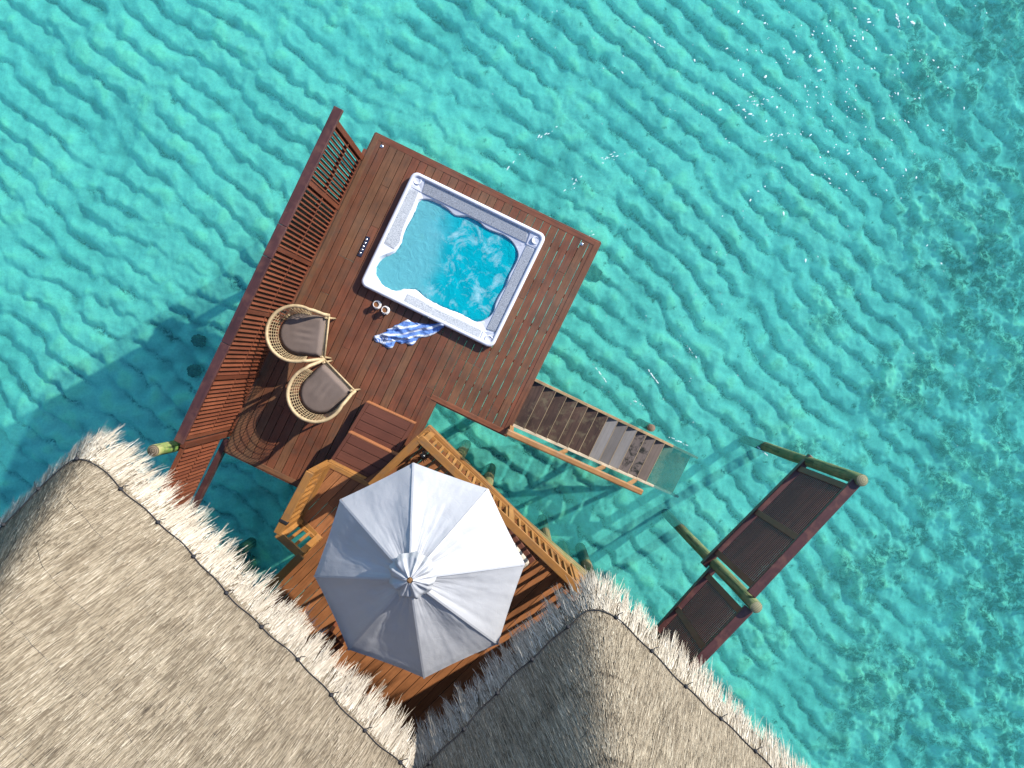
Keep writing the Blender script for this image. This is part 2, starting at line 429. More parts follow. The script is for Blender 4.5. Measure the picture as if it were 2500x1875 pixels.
# ------------------------------------------------------------------ light + camera
SUN_AZ, SUN_EL = R(31), R(26.5)          # azimuth measured from +X towards +Y
w = bpy.data.worlds.new('World'); sc.world = w; w.use_nodes = True
nt = w.node_tree; nt.nodes.clear()
sky = nt.nodes.new('ShaderNodeTexSky'); sky.sky_type = 'NISHITA'; sky.sun_disc = False
sky.sun_elevation = SUN_EL; sky.sun_rotation = PI / 2 - SUN_AZ; sky.ozone_density = 4; sky.dust_density = .4
bg = nt.nodes.new('ShaderNodeBackground'); bg.inputs[1].default_value = .14
wo = nt.nodes.new('ShaderNodeOutputWorld')
nt.links.new(sky.outputs[0], bg.inputs[0]); nt.links.new(bg.outputs[0], wo.inputs[0])
sd = bpy.data.lights.new('sun', 'SUN'); sd.energy = 4.3; sd.angle = R(.6); sd.color = (1, .94, .84)
so = bpy.data.objects.new('sun', sd); COL.objects.link(so)
sdir = Vector((math.cos(SUN_AZ) * math.cos(SUN_EL), math.sin(SUN_AZ) * math.cos(SUN_EL), math.sin(SUN_EL)))
so.rotation_euler = sdir.to_track_quat('Z', 'Y').to_euler(); so.location = sdir * 40
cam = bpy.data.cameras.new('camera'); co = bpy.data.objects.new('camera', cam); COL.objects.link(co)
cam.sensor_width = 36; cam.lens = 36 * FPX / 2500; cam.clip_end = 2000
co.location = (0, 0, HC); co.rotation_euler = (-TILT, 0, 0); sc.camera = co
sc.view_settings.view_transform = 'Standard'; sc.view_settings.look = 'None'
sc.view_settings.exposure = 1.15; sc.view_settings.gamma = 1
sc.cycles.use_denoising = True
sc.cycles.max_bounces = 8; sc.cycles.transparent_max_bounces = 16

# ------------------------------------------------------------------ sea and seabed
def fft_noise(nx, ny, d, lo, hi, seed):
    r = np.random.default_rng(seed)
    n = r.standard_normal((ny, nx)); Fq = np.fft.fft2(n)
    kx = np.fft.fftfreq(nx, d)[None, :]; ky = np.fft.fftfreq(ny, d)[:, None]
    k = np.hypot(kx, ky); k[0, 0] = 1e9
    wv = 1 / k
    f = np.exp(-(np.log(wv / math.sqrt(lo * hi)) / (math.log(hi / lo) / 2)) ** 2)
    g = np.real(np.fft.ifft2(Fq * f)); g /= g.std()
    return g
D = .03; NX, NY = 960, 800
xs = (np.arange(NX) - NX / 2) * D; ys = (np.arange(NY) - NY / 2) * D
X, Y = np.meshgrid(xs, ys)
def ripple_field(lam, ang, spread, seed):
    r = np.random.default_rng(seed)
    n = r.standard_normal((NY, NX)) + 1j * r.standard_normal((NY, NX))
    kx = np.fft.fftfreq(NX, D)[None, :]; ky = np.fft.fftfreq(NY, D)[:, None]
    k = np.hypot(kx, ky); th = np.arctan2(ky, kx)
    da = (th - ang + PI) % (2 * PI) - PI
    f = np.exp(-((k - 1 / lam) / (.115 / lam)) ** 2) * np.exp(-(da / spread) ** 2)
    return np.fft.ifft2(np.fft.fft2(n) * f)
lamL = ripple_field(.43, R(55), R(15), 3); lamR = ripple_field(.42, R(42), R(17), 8)
lamL /= np.abs(lamL).mean(); lamR /= np.abs(lamR).mean()
wgt = 1 / (1 + np.exp(-(X - 1.0) / 1.2))
Z = lamL * (1 - wgt) + lamR * wgt
wob = fft_noise(NX, NY, D, .25, .9, 21)
ph = np.angle(Z) + .38 * wob; am = np.clip(np.abs(Z) / .85, .2, 1.2)
psi = ((ph + PI) / (2 * PI)) % 1.0
rs_ = .27
crest = np.where(psi < rs_, .5 - .5 * np.cos(PI * psi / rs_), np.cos(PI / 2 * (psi - rs_) / (1 - rs_)) ** .85)
big = fft_noise(NX, NY, D, 1.5, 5, 4); med = fft_noise(NX, NY, D, .3, 1.0, 6); sml = fft_noise(NX, NY, D, .09, .25, 7)
reefm = 1 / (1 + np.exp(-(X - 7.1 + .9 * big - .12 * (Y + 1)) / .6))
reefm = np.clip(reefm, 0, 1)
calm = np.clip(1 - .75 * reefm, .15, 1)
Hh = BED + .080 * (crest - .6) * am * calm + .03 * big + .012 * med + .004 * sml + reefm * (.035 * np.clip(med + .4 * sml, -.5, 3))
trough = np.clip((.36 - crest) / .34, 0, 1) * np.clip(am, 0, 1) * calm
side = 1 / (1 + np.exp(-(X + 2) / 2.0))
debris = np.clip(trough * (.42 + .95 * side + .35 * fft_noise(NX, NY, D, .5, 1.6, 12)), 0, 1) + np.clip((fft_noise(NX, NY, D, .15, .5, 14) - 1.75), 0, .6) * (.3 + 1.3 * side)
reefd = np.clip(reefm * (.72 + .5 * fft_noise(NX, NY, D, .4, 1.8, 15)) + .2 * np.clip(X - 3.5, 0, 2) * np.clip(med - .9, 0, 1), 0, 1)
for qx, qy, qr in ((2440, 60, .75), (2470, 1265, .5), (2490, 1440, .6), (2400, 700, .5), (2250, 240, .3), (2330, 330, .35)):
    pp = at(qx, qy, BED); reefd = np.clip(reefd + np.exp(-(((X - pp.x) ** 2 + (Y - pp.y) ** 2) / qr ** 2)) * (.95 + .35 * med), 0, 1)
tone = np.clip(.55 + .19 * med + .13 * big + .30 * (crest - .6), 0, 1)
V = np.stack([X, Y, Hh], -1).reshape(-1, 3)
idx = np.arange(NX * NY).reshape(NY, NX)
F = np.stack([idx[:-1, :-1], idx[:-1, 1:], idx[1:, 1:], idx[1:, :-1]], -1).reshape(-1, 4)
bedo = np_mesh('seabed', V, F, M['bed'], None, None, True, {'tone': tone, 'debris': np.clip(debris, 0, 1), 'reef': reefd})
tag(bedo, kind='structure')
pl = np_mesh('seabed_plain', [(-400, -400, BED - .2), (400, -400, BED - .2), (400, 400, BED - .2), (-400, 400, BED - .2)], [(0, 1, 2, 3)], M['bed'], None, None, False, {'tone': [.5] * 4, 'debris': [.12] * 4, 'reef': [.15] * 4})
tag(pl, kind='structure')
mb = MB(); mb.prism([(-390, -390), (390, -390), (390, 390), (-390, 390)], BED - .5, SEA)
tag(mb.build('sea_water', M['sea']), kind='structure')

# foam flecks and sun glints off the wavelets, both modelled as white blobs
def flecks():
    mb = MB()
    def blob(p, r, el, an):
        n = random.randint(5, 8); base = len(mb.v)
        mb.v.append(Vector((p.x, p.y, SEA + .004 + r * .35)))
        for k in range(n):
            a = 2 * PI * k / n; q = r * random.uniform(.6, 1.3)
            x, y = q * el * math.cos(a), q * math.sin(a)
            mb.v.append(Vector((p.x + x * math.cos(an) - y * math.sin(an), p.y + x * math.sin(an) + y * math.cos(an), SEA + .003)))
        for k in range(n):
            mb.face([base, base + 1 + k, base + 1 + (k + 1) % n], .5, [(0, 0)] * 3, True)
    for i in range(330):
        x = random.gauss(2060, 190); y = random.gauss(190, 170)
        p = at(x, y, SEA); blob(p, abs(random.gauss(.006, .005)) + .003, random.uniform(1, 2.4), random.uniform(0, PI))
    for i in range(170):
        p = at(random.uniform(1200, 2450), random.uniform(0, 1100), SEA); blob(p, random.uniform(.003, .008), random.uniform(1, 2), random.uniform(0, PI))
    for (x, y, n, sp, dirn) in ((1595, 100, 14, 16, -.6), (1245, 400, 9, 10, .9), (1500, 380, 14, 14, .3), (1405, 445, 10, 12, .8), (1595, 920, 16, 9, -.95), (1465, 912, 14, 9, -.95), (1330, 330, 8, 10, .5), (2192, 45, 12, 8, -1.4), (1900, 330, 12, 12, .4), (1690, 860, 10, 9, -.9), (1660, 1080, 12, 12, -.4), (1860, 1100, 8, 8, -.7), (1560, 985, 9, 9, -.5), (1850, 250, 16, 22, .3), (1450, 560, 7, 8, .8)):
        for i in range(n):
            t = random.gauss(0, 1.1) * sp * 1.4; o = random.gauss(0, sp * .28)
            p = at(x + t * math.cos(dirn) + o, y - t * math.sin(dirn) + o, SEA)
            blob(p, random.uniform(.003, .010), random.uniform(1.5, 4), dirn + random.gauss(0, .25))
    o = mb.build('foam_and_glints', M['foam']); tag(o, 'white foam flecks and modelled sun glints on the turquoise water', 'foam', kind='stuff')
flecks()

def rock(px, py, r, label):
    p = at(px, py, BED + .05)
    bm = bmesh.new(); bmesh.ops.create_icosphere(bm, subdivisions=4, radius=1)
    for v in bm.verts:
        n = 1 + .35 * mnoise.fractal(v.co * 1.7 + p, 1, 2, 4) + .1 * mnoise.noise(v.co * 6 + p)
        v.co = Vector((v.co.x * r * n, v.co.y * r * n * .85, v.co.z * r * .55 * n))
    me = bpy.data.meshes.new('coral_rock'); bm.to_mesh(me); bm.free()
    me.polygons.foreach_set('use_smooth', [True] * len(me.polygons)); me.materials.append(M['rock'])
    o = bpy.data.objects.new('coral_rock', me); COL.objects.link(o); o.location = p
    tag(o, label, 'rock', 'submerged coral rocks')
for a in ((485, 832, .13, 'brownish coral rock on the sand left of the long red fence'),
          (474, 905, .13, 'dark round coral rock below the brownish one left of the long fence'),
          (1447, 668, .17, 'brown coral rock under water at the right edge of the sun deck'),
          (600, 1375, .20, 'dark coral rock half hidden under the left thatch fringe'),
          (1935, 1278, .07, 'small coral rock in the water right of the dark slatted fence')):
    rock(*a)

# ------------------------------------------------------------------ decks
def spans(poly, o, d, n, off):
    """intervals along d of the line o + n*off inside poly (2D)"""
    ts = []
    k = len(poly)
    for i in range(k):
        a = poly[i] - o; b = poly[(i + 1) % k] - o
        da, db = a.dot(n) - off, b.dot(n) - off
        if (da < 0) != (db < 0):
            t = da / (da - db); q = a + (b - a) * t; ts.append(q.dot(d))
    ts.sort()
    return [(ts[i], ts[i + 1]) for i in range(0, len(ts) - 1, 2)]
def planking(mb, poly, d, width, gap, z, th, holes=(), joint=.45, jstep=.6, tints=None):
    poly = [Vector(p[:2]) for p in poly]; d = Vector(d[:2]).normalized(); n = Vector((-d.y, d.x)); o = poly[0]
    offs = [(p - o).dot(n) for p in poly]; a = min(offs); b = max(offs)
    nrow = int(round((b - a) / width)); width = (b - a) / nrow
    for r in range(nrow):
        m0 = a + r * width + gap / 2; m1 = a + (r + 1) * width - gap / 2
        s0, s1 = spans(poly, o, d, n, m0 + 1e-4), spans(poly, o, d, n, m1 - 1e-4)
        if len(s0) != len(s1):
            s0 = s1 = spans(poly, o, d, n, (m0 + m1) / 2)
        for (p0, q0), (p1, q1) in zip(s0, s1):
            segs = [((p0, p1), (q0, q1))]
            for hole in holes:
                hs = spans([Vector(h[:2]) for h in hole], o, d, n, (m0 + m1) / 2)
                new = []
                for (A, B) in segs:
                    for (h0, h1) in hs[:1]:
                        if h0 > min(A) and h1 < max(B):
                            new += [(A, (h0, h0)), ((h1, h1), B)]; break
                    else: new.append((A, B))
                segs = new
            for (A, B) in segs:
                cuts = []
                if (B[0] - A[0]) > 1.0:
                    for _ in range(3):
                        if random.random() < joint:
                            c = round(random.uniform(A[0] + .3, B[0] - .3) / jstep) * jstep + .03
                            if A[0] + .2 < c < B[0] - .2 and all(abs(c - e) > .3 for e in cuts): cuts.append(c)
                cuts.sort(); st = A
                for c in cuts + [None]:
                    en = B if c is None else (c - .0015, c - .0015)
                    zz = z + random.uniform(-.0015, .0015)
                    q = [o + d * st[0] + n * m0, o + d * en[0] + n * m0, o + d * en[1] + n * m1, o + d * st[1] + n * m1]
                    if (q[1] - q[0]).length > .02 or (q[2] - q[3]).length > .02:
                        tn = random.random() if tints is None else tints(q)
                        mb.hexa([(p.x, p.y, zz) for p in q], [(p.x, p.y, zz - th) for p in q], tn, (d.x, d.y, 0))
                    if c is not None: st = (c + .0015, c + .0015)
def joists(mb, poly, d, step, z0, z1, w=.05, hole=None):
    poly = [Vector(p[:2]) for p in poly]; d = Vector(d[:2]).normalized(); n = Vector((-d.y, d.x)); o = poly[0]
    offs = [(p - o).dot(n) for p in poly]; t = min(offs) + .08
    while t < max(offs):
        sg = list(spans(poly, o, d, n, t))
        if hole:
            hs = spans([Vector(h[:2]) for h in hole], o, d, n, t)
            if hs: sg = [x for a, b in sg for x in (((a, hs[0][0] - .03), (hs[0][1] + .03, b)) if a < hs[0][0] and b > hs[0][1] else ((a, b),))]
        for a, b in sg:
            p, q = o + d * (a + .03) + n * t, o + d * (b - .03) + n * t
            mb.beam((p.x, p.y, (z0 + z1) / 2), (q.x, q.y, (z0 + z1) / 2), w, z1 - z0)
        t += step
def inset_side(p, q, dist):  # shift an edge to its left by dist
    d = (q - p).normalized(); n = Vector((-d.y, d.x, 0)); return p + n * dist, q + n * dist

TL, TR = at(918, 328), at(1462.5, 594)
U = (TR - TL).normalized(); W = Vector((U.y, -U.x, 0))            # U along the top edge, W towards the villa
LU = (TR - TL).length
def dk(u, v, z=0.0): return TL + U * u + W * v + Vector((0, 0, z))
vr = (at(1230, 1058.6) - TL).dot(W); un = (at(1049.5, 975.4) - TL).dot(U); vb = (at(547, 1099) - TL).dot(W)
deck_poly = [dk(0, 0), dk(LU, 0), dk(LU, vr), dk(un, vr), dk(un, vb), dk(0, vb)]
tc = at(1105.75, 634.3, .09); tu = (tc - TL).dot(U); tv = (tc - TL).dot(W)
TLH, TWH = 1.085, .925
tub_hole = [dk(tu - TLH + .05, tv - TWH + .05), dk(tu + TLH - .05, tv - TWH + .05), dk(tu + TLH - .05, tv + TWH - .05), dk(tu - TLH + .05, tv + TWH - .05)]
deck = thing('sun_deck', dk(LU / 2, vr / 2), 'reddish brown hardwood plank deck with the square hot tub sunk into it', 'deck')
mb = MB()
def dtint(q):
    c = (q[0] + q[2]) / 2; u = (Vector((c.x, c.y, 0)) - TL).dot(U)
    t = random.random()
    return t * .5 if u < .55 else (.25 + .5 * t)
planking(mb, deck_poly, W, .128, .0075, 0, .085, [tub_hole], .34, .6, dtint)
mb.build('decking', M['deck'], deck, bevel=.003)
mb = MB(); joists(mb, deck_poly, U, .6, -.2, -.088, .05, tub_hole); mb.build('joist_frame', M['joist'], deck)
def rim(parent, poly, edges, z, m, w=.075, h=.2, lift=.003):
    mb = MB()
    k = len(poly)
    for i in edges:
        p, q = Vector(poly[i]), Vector(poly[(i + 1) % k])
        d = (q - p).normalized(); n = Vector((d.y, -d.x, 0))          # outward for our clockwise-from-above order below
        c = sum((Vector(x) for x in poly), Vector()) / k
        mb.box((p + q) / 2 - n * (w / 2 - .012) * s_out + Vector((0, 0, z - p.z - .014 + lift + .0016 * (i % 4))), d, n, (q - p).length / 2 + .006, w / 2, .014)
        mb.box((p + q) / 2 + n * .018 * s_out + Vector((0, 0, z - p.z - h / 2 - .004)), d, n, (q - p).length / 2 + .02, .014, h / 2)
    return mb.build('rim_board', m, parent, bevel=.003)
s_out = -1
rim(deck, deck_poly, range(6), 0, M['deck'])
for px, py in ((932, 357), (1420, 596)):
    mb = MB(); mb.lathe(at(px, py, .006), [(0, .006), (.016, .006), (.02, .003), (.026, 0), (.026, -.01)], 20); mb.build('deck_light', M['steel'], deck, clean=True)
for u, v in ((.2, .25), (LU - .25, .25), (LU - .25, vr - .3), (.25, vb - .3), (un - .2, vb - .4), (1.9, 3.0)):
    mb = MB(); p = dk(u, v); mb.tube([(p.x, p.y, BED - .2), (p.x, p.y, -.17)], .085, 14); mb.build('support_pile', M['pile'], deck)

# ------------------------------------------------------------------ hot tub
def delaunay_fill(outline, step, jitter=.0):
    """triangulated sheet inside a closed 2D outline"""
    k = len(outline); pts = [Vector(p[:2]) for p in outline]
    x0, x1 = min(p.x for p in pts), max(p.x for p in pts); y0, y1 = min(p.y for p in pts), max(p.y for p in pts)
    ex = list(pts)
    y = y0 + step / 2; row = 0
    while y < y1:
        x = x0 + (step / 2 if row % 2 else 0)
        while x < x1:
            p = Vector((x + random.uniform(-jitter, jitter), y + random.uniform(-jitter, jitter)))
            ins = False; near = 1e9
            for i in range(k):
                a, b = pts[i], pts[(i + 1) % k]
                if (a.y > p.y) != (b.y > p.y) and p.x < (b.x - a.x) * (p.y - a.y) / (b.y - a.y) + a.x: ins = not ins
                ab = b - a; t = max(0, min(1, (p - a).dot(ab) / max(ab.length_squared, 1e-9))); near = min(near, (p - a - ab * t).length)
            if ins and near > step * .45: ex.append(p)
            x += step
        y += step * .87; row += 1
    r = delaunay_2d_cdt(ex, [(i, (i + 1) % k) for i in range(k)], [], 1, 1e-6)
    return r[0], r[2], pts
def edge_dist(p, pts):
    near = 1e9; k = len(pts)
    for i in range(k):
        a, b = pts[i], pts[(i + 1) % k]; ab = b - a
        t = max(0, min(1, (p - a).dot(ab) / max(ab.length_squared, 1e-9))); near = min(near, (p - a - ab * t).length)
    return near
def smooth_loop(pts, n=4):
    out = []; k = len(pts)
    for i in range(k):
        p0, p1, p2, p3 = pts[i - 1], pts[i], pts[(i + 1) % k], pts[(i + 2) % k]
        for j in range(n):
            t = j / n
            out.append(.5 * ((2 * p1) + (p2 - p0) * t + (2 * p0 - 5 * p1 + 4 * p2 - p3) * t * t + (3 * p1 - p0 - 3 * p2 + p3) * t ** 3))
    return out
tub = thing('hot_tub', dk(tu, tv), 'square white hot tub full of bubbling bright blue water in the deck', 'hot tub')
def tl(a, b, z=0.0): return dk(tu + a, tv + b, z)       # tub local
def rrect(hx, hy, r, n=7):
    o = []
    for cx, cy, a0 in ((hx - r, -hy + r, -90), (hx - r, hy - r, 0), (-hx + r, hy - r, 90), (-hx + r, -hy + r, 180)):
        for k in range(n + 1):
            a = R(a0 + 90 * k / n); o.append((cx + r * math.cos(a), cy + r * math.sin(a)))
    return o
wo_px = [(520,575),(580,565),(660,585),(740,640),(790,685),(870,690),(950,720),(1010,775),(1080,805),(1140,825),(1200,870),(1240,930),(1250,990),(1220,1060),(1185,1120),(1165,1190),(1120,1260),(1085,1330),(1070,1390),(1020,1440),(950,1465),(880,1440),(810,1400),(700,1360),(600,1310),(540,1265),(500,1235),(440,1230),(370,1250),(300,1240),(240,1195),(200,1130),(195,1060),(230,1000),(290,970),(345,945),(380,900),(400,830),(430,760),(470,690),(495,620)]
WL = -.008
wout = smooth_loop([c2(x, y, WL) for x, y in wo_px], 3)
wctr = sum(wout, Vector()) / len(wout)
LEDGE = .07
mb = MB()
rings = [(rrect(TLH, TWH, .10), -.05), (rrect(TLH, TWH, .10), .075), (rrect(TLH - .008, TWH - .008, .095), .092), (rrect(TLH - .03, TWH - .03, .08), .098), (rrect(TLH - .052, TWH - .052, .07), .094), (rrect(TLH - .062, TWH - .062, .06), LEDGE)]
def lz(p):
    rel = Vector((p.x, p.y, 0)) - tc; d = min(TLH - .06 - abs(rel.dot(U)), TWH - .06 - abs(rel.dot(W)))
    d = max(0, d); return LEDGE - .24 * d if d < .25 else LEDGE - .06 - .10 * (d - .25)
base0 = 0; nR = len(rings[0][0])
for ring, z in rings:
    for a, b in ring: mb.v.append(tl(a, b, z))
for i in range(len(rings) - 1):
    for k in range(nR):
        k2 = (k + 1) % nR
        mb.face([i * nR + k, i * nR + k2, (i + 1) * nR + k2, (i + 1) * nR + k], .5, [(0, 0)] * 4, True)
lip = mb.build('rim', M['acrylic'], tub, clean=True)
# ledge sheet between the rim and the water opening
inner = [tl(a, b, LEDGE) for a, b in rrect(TLH - .06, TWH - .06, .06)]
opening = [p + (p - wctr).normalized() * .012 for p in wout]
ex = [Vector(p[:2]) for p in inner] + [Vector(p[:2]) for p in opening]
ni, no = len(inner), len(opening)
gv = delaunay_fill(inner, .05)[0]
opp = [Vector(p[:2]) for p in opening]
for p in gv[ni:]:
    if edge_dist(p, opp) > .02: ex.append(p.copy())
res = delaunay_2d_cdt(ex, [(i, (i + 1) % ni) for i in range(ni)] + [(ni + i, ni + (i + 1) % no) for i in range(no)], [], 1, 1e-6)
opp = [Vector(p[:2]) for p in opening]
def inside(p, pts):
    ins = False; k = len(pts)
    for i in range(k):
        a, b = pts[i], pts[(i + 1) % k]
        if (a.y > p.y) != (b.y > p.y) and p.x < (b.x - a.x) * (p.y - a.y) / (b.y - a.y) + a.x: ins = not ins
    return ins
mb = MB()
for p in res[0]: mb.v.append(Vector((p.x, p.y, lz(p))))
for f in res[2]:
    c = sum((res[0][i] for i in f), Vector((0, 0))) / 3
    if not inside(c, opp): mb.face(list(f), .5, [(0, 0)] * 3, False)
mb.build('ledge', M['acrylic'], tub, clean=True)
# basin
vs, fs, _ = delaunay_fill(opening, .06)
mb = MB()
for p in vs:
    d = edge_dist(p, opp)
    rel = Vector((p.x, p.y, 0)) - tc; a, b = rel.dot(U), rel.dot(W)
    sea_t = .30 if (a < -.25) else .46
    deep = 1 / (1 + math.exp(-(.50 - math.hypot((a - .12) / .9, (b - .02) / .75)) * 14))
    floor = LEDGE - sea_t - .06 - deep * .36
    t = min(1, d / .17); t = t * t * (3 - 2 * t)
    mb.v.append(Vector((p.x, p.y, lz(p) + (floor - lz(p)) * t)))
for f in fs: mb.face(list(f), .5, [(0, 0)] * 3, True)
mb.build('basin', M['acrylic'], tub)
# water body with a rolling surface
vs, fs, _ = delaunay_fill(wout, .035)
n0 = len(vs); V = []; cal = []
for p in vs:
    q = Vector((p.x, p.y, 0)); rel = q - tc; a, b = rel.dot(U), rel.dot(W)
    cm = 1 / (1 + math.exp(-(a + .27 - .25 * b + .10 * mnoise.noise(q * 4)) * 16))
    cal.append(min(1, cm + .0))
    V.append((p.x, p.y, WL + .006 * mnoise.noise(q * 6) * (.3 + cm)))
kk = len(wout)
order = []
w2 = [Vector(p[:2]) for p in wout]
for p in w2:
    order.append(min(range(n0), key=lambda i: (vs[i] - p).length_squared))
F3 = [tuple(f) for f in fs]
nb = len(V)
for p in w2: V.append((p.x, p.y, -.95)); cal.append(1)
F3 += [(order[i], nb + i, nb + (i + 1) % kk) for i in range(kk)] + [(order[i], nb + (i + 1) % kk, order[(i + 1) % kk]) for i in range(kk)]
V.append((wctr.x, wctr.y, -.95)); cal.append(1); nc = len(V) - 1
F3 += [(nb + i, nc, nb + (i + 1) % kk) for i in range(kk)]
wat = np_mesh('tub_water', np.array(V), np.array(F3), M['tubwater'], tub, None, True, {'calm': cal})
bm = bmesh.new(); bm.from_mesh(wat.data); bmesh.ops.recalc_face_normals(bm, faces=bm.faces); bm.to_mesh(wat.data); bm.free()
def pad(pts, name, m, z0, z1, bev=.004, label=None):
    vs, fs, pp = delaunay_fill([c2(x, y, 0) for x, y in pts], .04); mb = MB()
    for p in vs: mb.v.append(Vector((p.x, p.y, lz(p) + z1)))
    for f in fs: mb.face(list(f), .5, [(0, 0)] * 3, False)
    return mb.build(name, m, tub, solid=z1 - z0, clean=True)
pad([(578, 428), (1338, 788), (1306, 884), (546, 516)], 'woven_pad', M['weave'], -.012, .008)
pad([(1312, 906), (1392, 942), (1104, 1555), (1022, 1518)], 'woven_pad', M['weave'], -.012, .008)
pad([(442, 476), (522, 512), (478, 620), (432, 716), (398, 800), (382, 880), (342, 930), (250, 884)], 'woven_pad', M['weave'], -.012, .008)
pad([(442, 1262), (528, 1302), (610, 1352), (700, 1396), (810, 1446), (900, 1490), (984, 1530), (958, 1602), (408, 1330)], 'woven_pad', M['weave'], -.012, .008)
for pts, cpt in (([(490, 385), (574, 420), (540, 514), (446, 468)], (512, 430)), ([(1346, 806), (1438, 852), (1398, 940), (1312, 896)], (1380, 868)), ([(996, 1534), (1090, 1558), (1056, 1648), (966, 1604)], (1036, 1595))):
    pad(pts, 'corner_pillow', M['acrylic'], -.012, .012)
    p = c2(*cpt, .03); p.z = lz(p) + .013
    mb = MB(); mb.lathe(p, [(.062, .002), (.058, .010), (.05, .011), (.043, .006), (.03, -.0), (0, -.002)], 24); mb.build('cup_dish', M['acrylic'], tub, clean=True)
mb = MB(); mb.lathe(Vector((0, 0, 0)), [(0, .004), (.75, .004), (.95, .002), (1, 0)], 24)
p = c2(576, 1432, .1); mb.v = [p + U * v.x * .035 + W * v.y * .013 + Vector((0, 0, v.z)) for v in mb.v]
mb.build('badge', M['black'], tub, clean=True)
for x, y in ((635, 600), (652, 642), (620, 684), (735, 650), (722, 725), (880, 728), (905, 770), (928, 748), (965, 772), (1195, 935), (1200, 965), (1025, 1388), (925, 1458), (540, 832)):
    p = c2(x, y, -.17)
    mb = MB(); mb.lathe(p, [(0, .0), (.012, .004), (.018, .008), (.028, .008), (.036, 0), (.036, -.2)], 16); mb.build('jet', M['blackmat'], tub, clean=True)

# control plate in the deck
cpc = at(888.5, 601.8, .004)
cp = thing('control_panel', cpc, 'narrow dark blue plate with five round metal buttons set into the deck beside the tub', 'control panel')
mb = MB(); mb.prism([zp(530, 190, .01), zp(645, 240, .01), zp(380, 800, .01), zp(260, 750, .01)], -.004, .01, .5); mb.build('plate', M['panel'], cp, bevel=.002)
for x, y in ((525, 295), (485, 395), (435, 495), (395, 590), (345, 685)):
    mb = MB(); mb.lathe(zp(x, y, .01), [(0, .012), (.010, .0105), (.016, .007), (.019, 0), (.021, 0)], 18); mb.build('button', M['steel'], cp, clean=True)

# ------------------------------------------------------------------ coffee cups
def cup(px, py, ang, lab1, lab2):
    p = at(px, py, .0)
    s = thing('saucer', p, lab2, 'saucer', 'saucers on the deck')
    mb = MB(); mb.lathe(p, [(0, .004), (.028, .004), (.034, .007), (.060, .015), (.066, .018), (.064, .021), (.036, .012), (.030, .0105), (0, .0105)], 32)
    mb.build('dish', M['china'], s, clean=True)
    q = p + Vector((0, 0, .011))
    c = thing('coffee_cup', q, lab1, 'cup', 'coffee cups on saucers')
    mb = MB(); mb.lathe(q, [(0, 0), (.024, 0), (.027, .004), (.036, .035), (.043, .07), (.046, .085), (.043, .085), (.039, .068), (.033, .03), (.022, .006), (0, .006)], 32)
    mb.build('cup_body', M['china'], c, clean=True)
    mb = MB(); mb.lathe(q, [(0, .072), (.041, .072)], 28); mb.build('coffee', M['coffee'], c, clean=True)
    d = Vector((math.cos(ang), math.sin(ang), 0))
    mb = MB(); mb.tube([q + d * (.042 + .024 * math.sin(PI * t / 8)) + Vector((0, 0, .02 + .05 * t / 8)) for t in range(9)], .005, 8); mb.build('handle', M['china'], c)
    k = thing('teaspoon', p, 'small metal teaspoon lying on the ' + ('upper' if 'upper' in lab2 else 'lower') + ' white saucer', 'spoon', 'teaspoons on saucers')
    e = Vector((math.cos(ang - 1.1), math.sin(ang - 1.1), 0)); g = Vector((-e.y, e.x, 0))
    a = p + e * .052 + Vector((0, 0, .023))
    mb = MB(); mb.tube([a - g * .05, a - g * .01, a + g * .022], [.0018, .0016, .0016], 6); mb.build('stem', M['steel'], k)
    mb = MB(); mb.tube([a + g * .02, a + g * .028, a + g * .036, a + g * .045], [.002, .006, .007, .002], 8); mb.build('bowl', M['steel'], k)
cup(921.1, 744.4, R(-55), 'white cup of milky coffee, the upper left of the pair by the tub', 'white saucer under the upper left coffee cup by the tub')
cup(941.7, 757.6, R(-50), 'white cup of milky coffee, the lower right of the pair, nearer the towel', 'white saucer under the lower right coffee cup near the towel')

# ------------------------------------------------------------------ towel
to_px = [(520,1030),(640,985),(800,920),(790,880),(900,850),(950,800),(1040,770),(1210,680),(1270,700),(1340,740),(1450,750),(1600,770),(1800,770),(1900,760),(2000,780),(1990,840),(1930,870),(1880,920),(1780,980),(1640,1040),(1480,1060),(1420,1110),(1370,1180),(1300,1225),(1180,1170),(1100,1190),(1000,1140),(960,1170),(930,1240),(880,1285),(800,1270),(700,1200),(640,1160),(560,1145)]
tout = [zt(x, y, .04) for x, y in to_px]
tout = smooth_loop(tout, 3)
vs, fs, tp = delaunay_fill(tout, .011, .002)
T0 = zt(520, 1060, .04); T1 = zt(1950, 820, .04); td = (T1 - T0).normalized(); tn = Vector((-td.y, td.x, 0)); tlen = (T1 - T0).length
mb = MB()
def over_tub(q):
    rel = q - tc; a, b = rel.dot(U), rel.dot(W)
    d = min(TLH - abs(a), TWH - abs(b))
    k = 1 / (1 + math.exp(-(d + .02) * 90)); return k * .088
uvs = []
for p in vs:
    q = Vector((p.x, p.y, 0)); a = (q - T0).dot(td); b = (q - T0).dot(tn)
    d = edge_dist(p, tp)
    wv = mnoise.noise(q * 3.1) * .6 + mnoise.noise(q * 6 + Vector((4, 1, 0))) * .35
    fold = .5 + .5 * math.sin((b * 42 + a * 9 + wv * 5.5))
    fold2 = 1 - abs(mnoise.noise(Vector((a * 5, b * 16, 3))))
    h = .006 + min(1, d / .03) * (.024 * fold ** 1.6 + .026 * fold2 ** 3 + .012 * mnoise.noise(q * 14))
    mb.v.append(Vector((p.x, p.y, max(.004, h) + over_tub(q))))
    fq = .09 * wv
    uvs.append((a + .05 * math.sin(b * 30 + wv * 3) + fq * .4, b * 1.35 + fq))
for f in fs: mb.face(list(f), .5, [uvs[i] for i in f], True)
o = mb.build('towel', M['towel'], None, solid=.006)
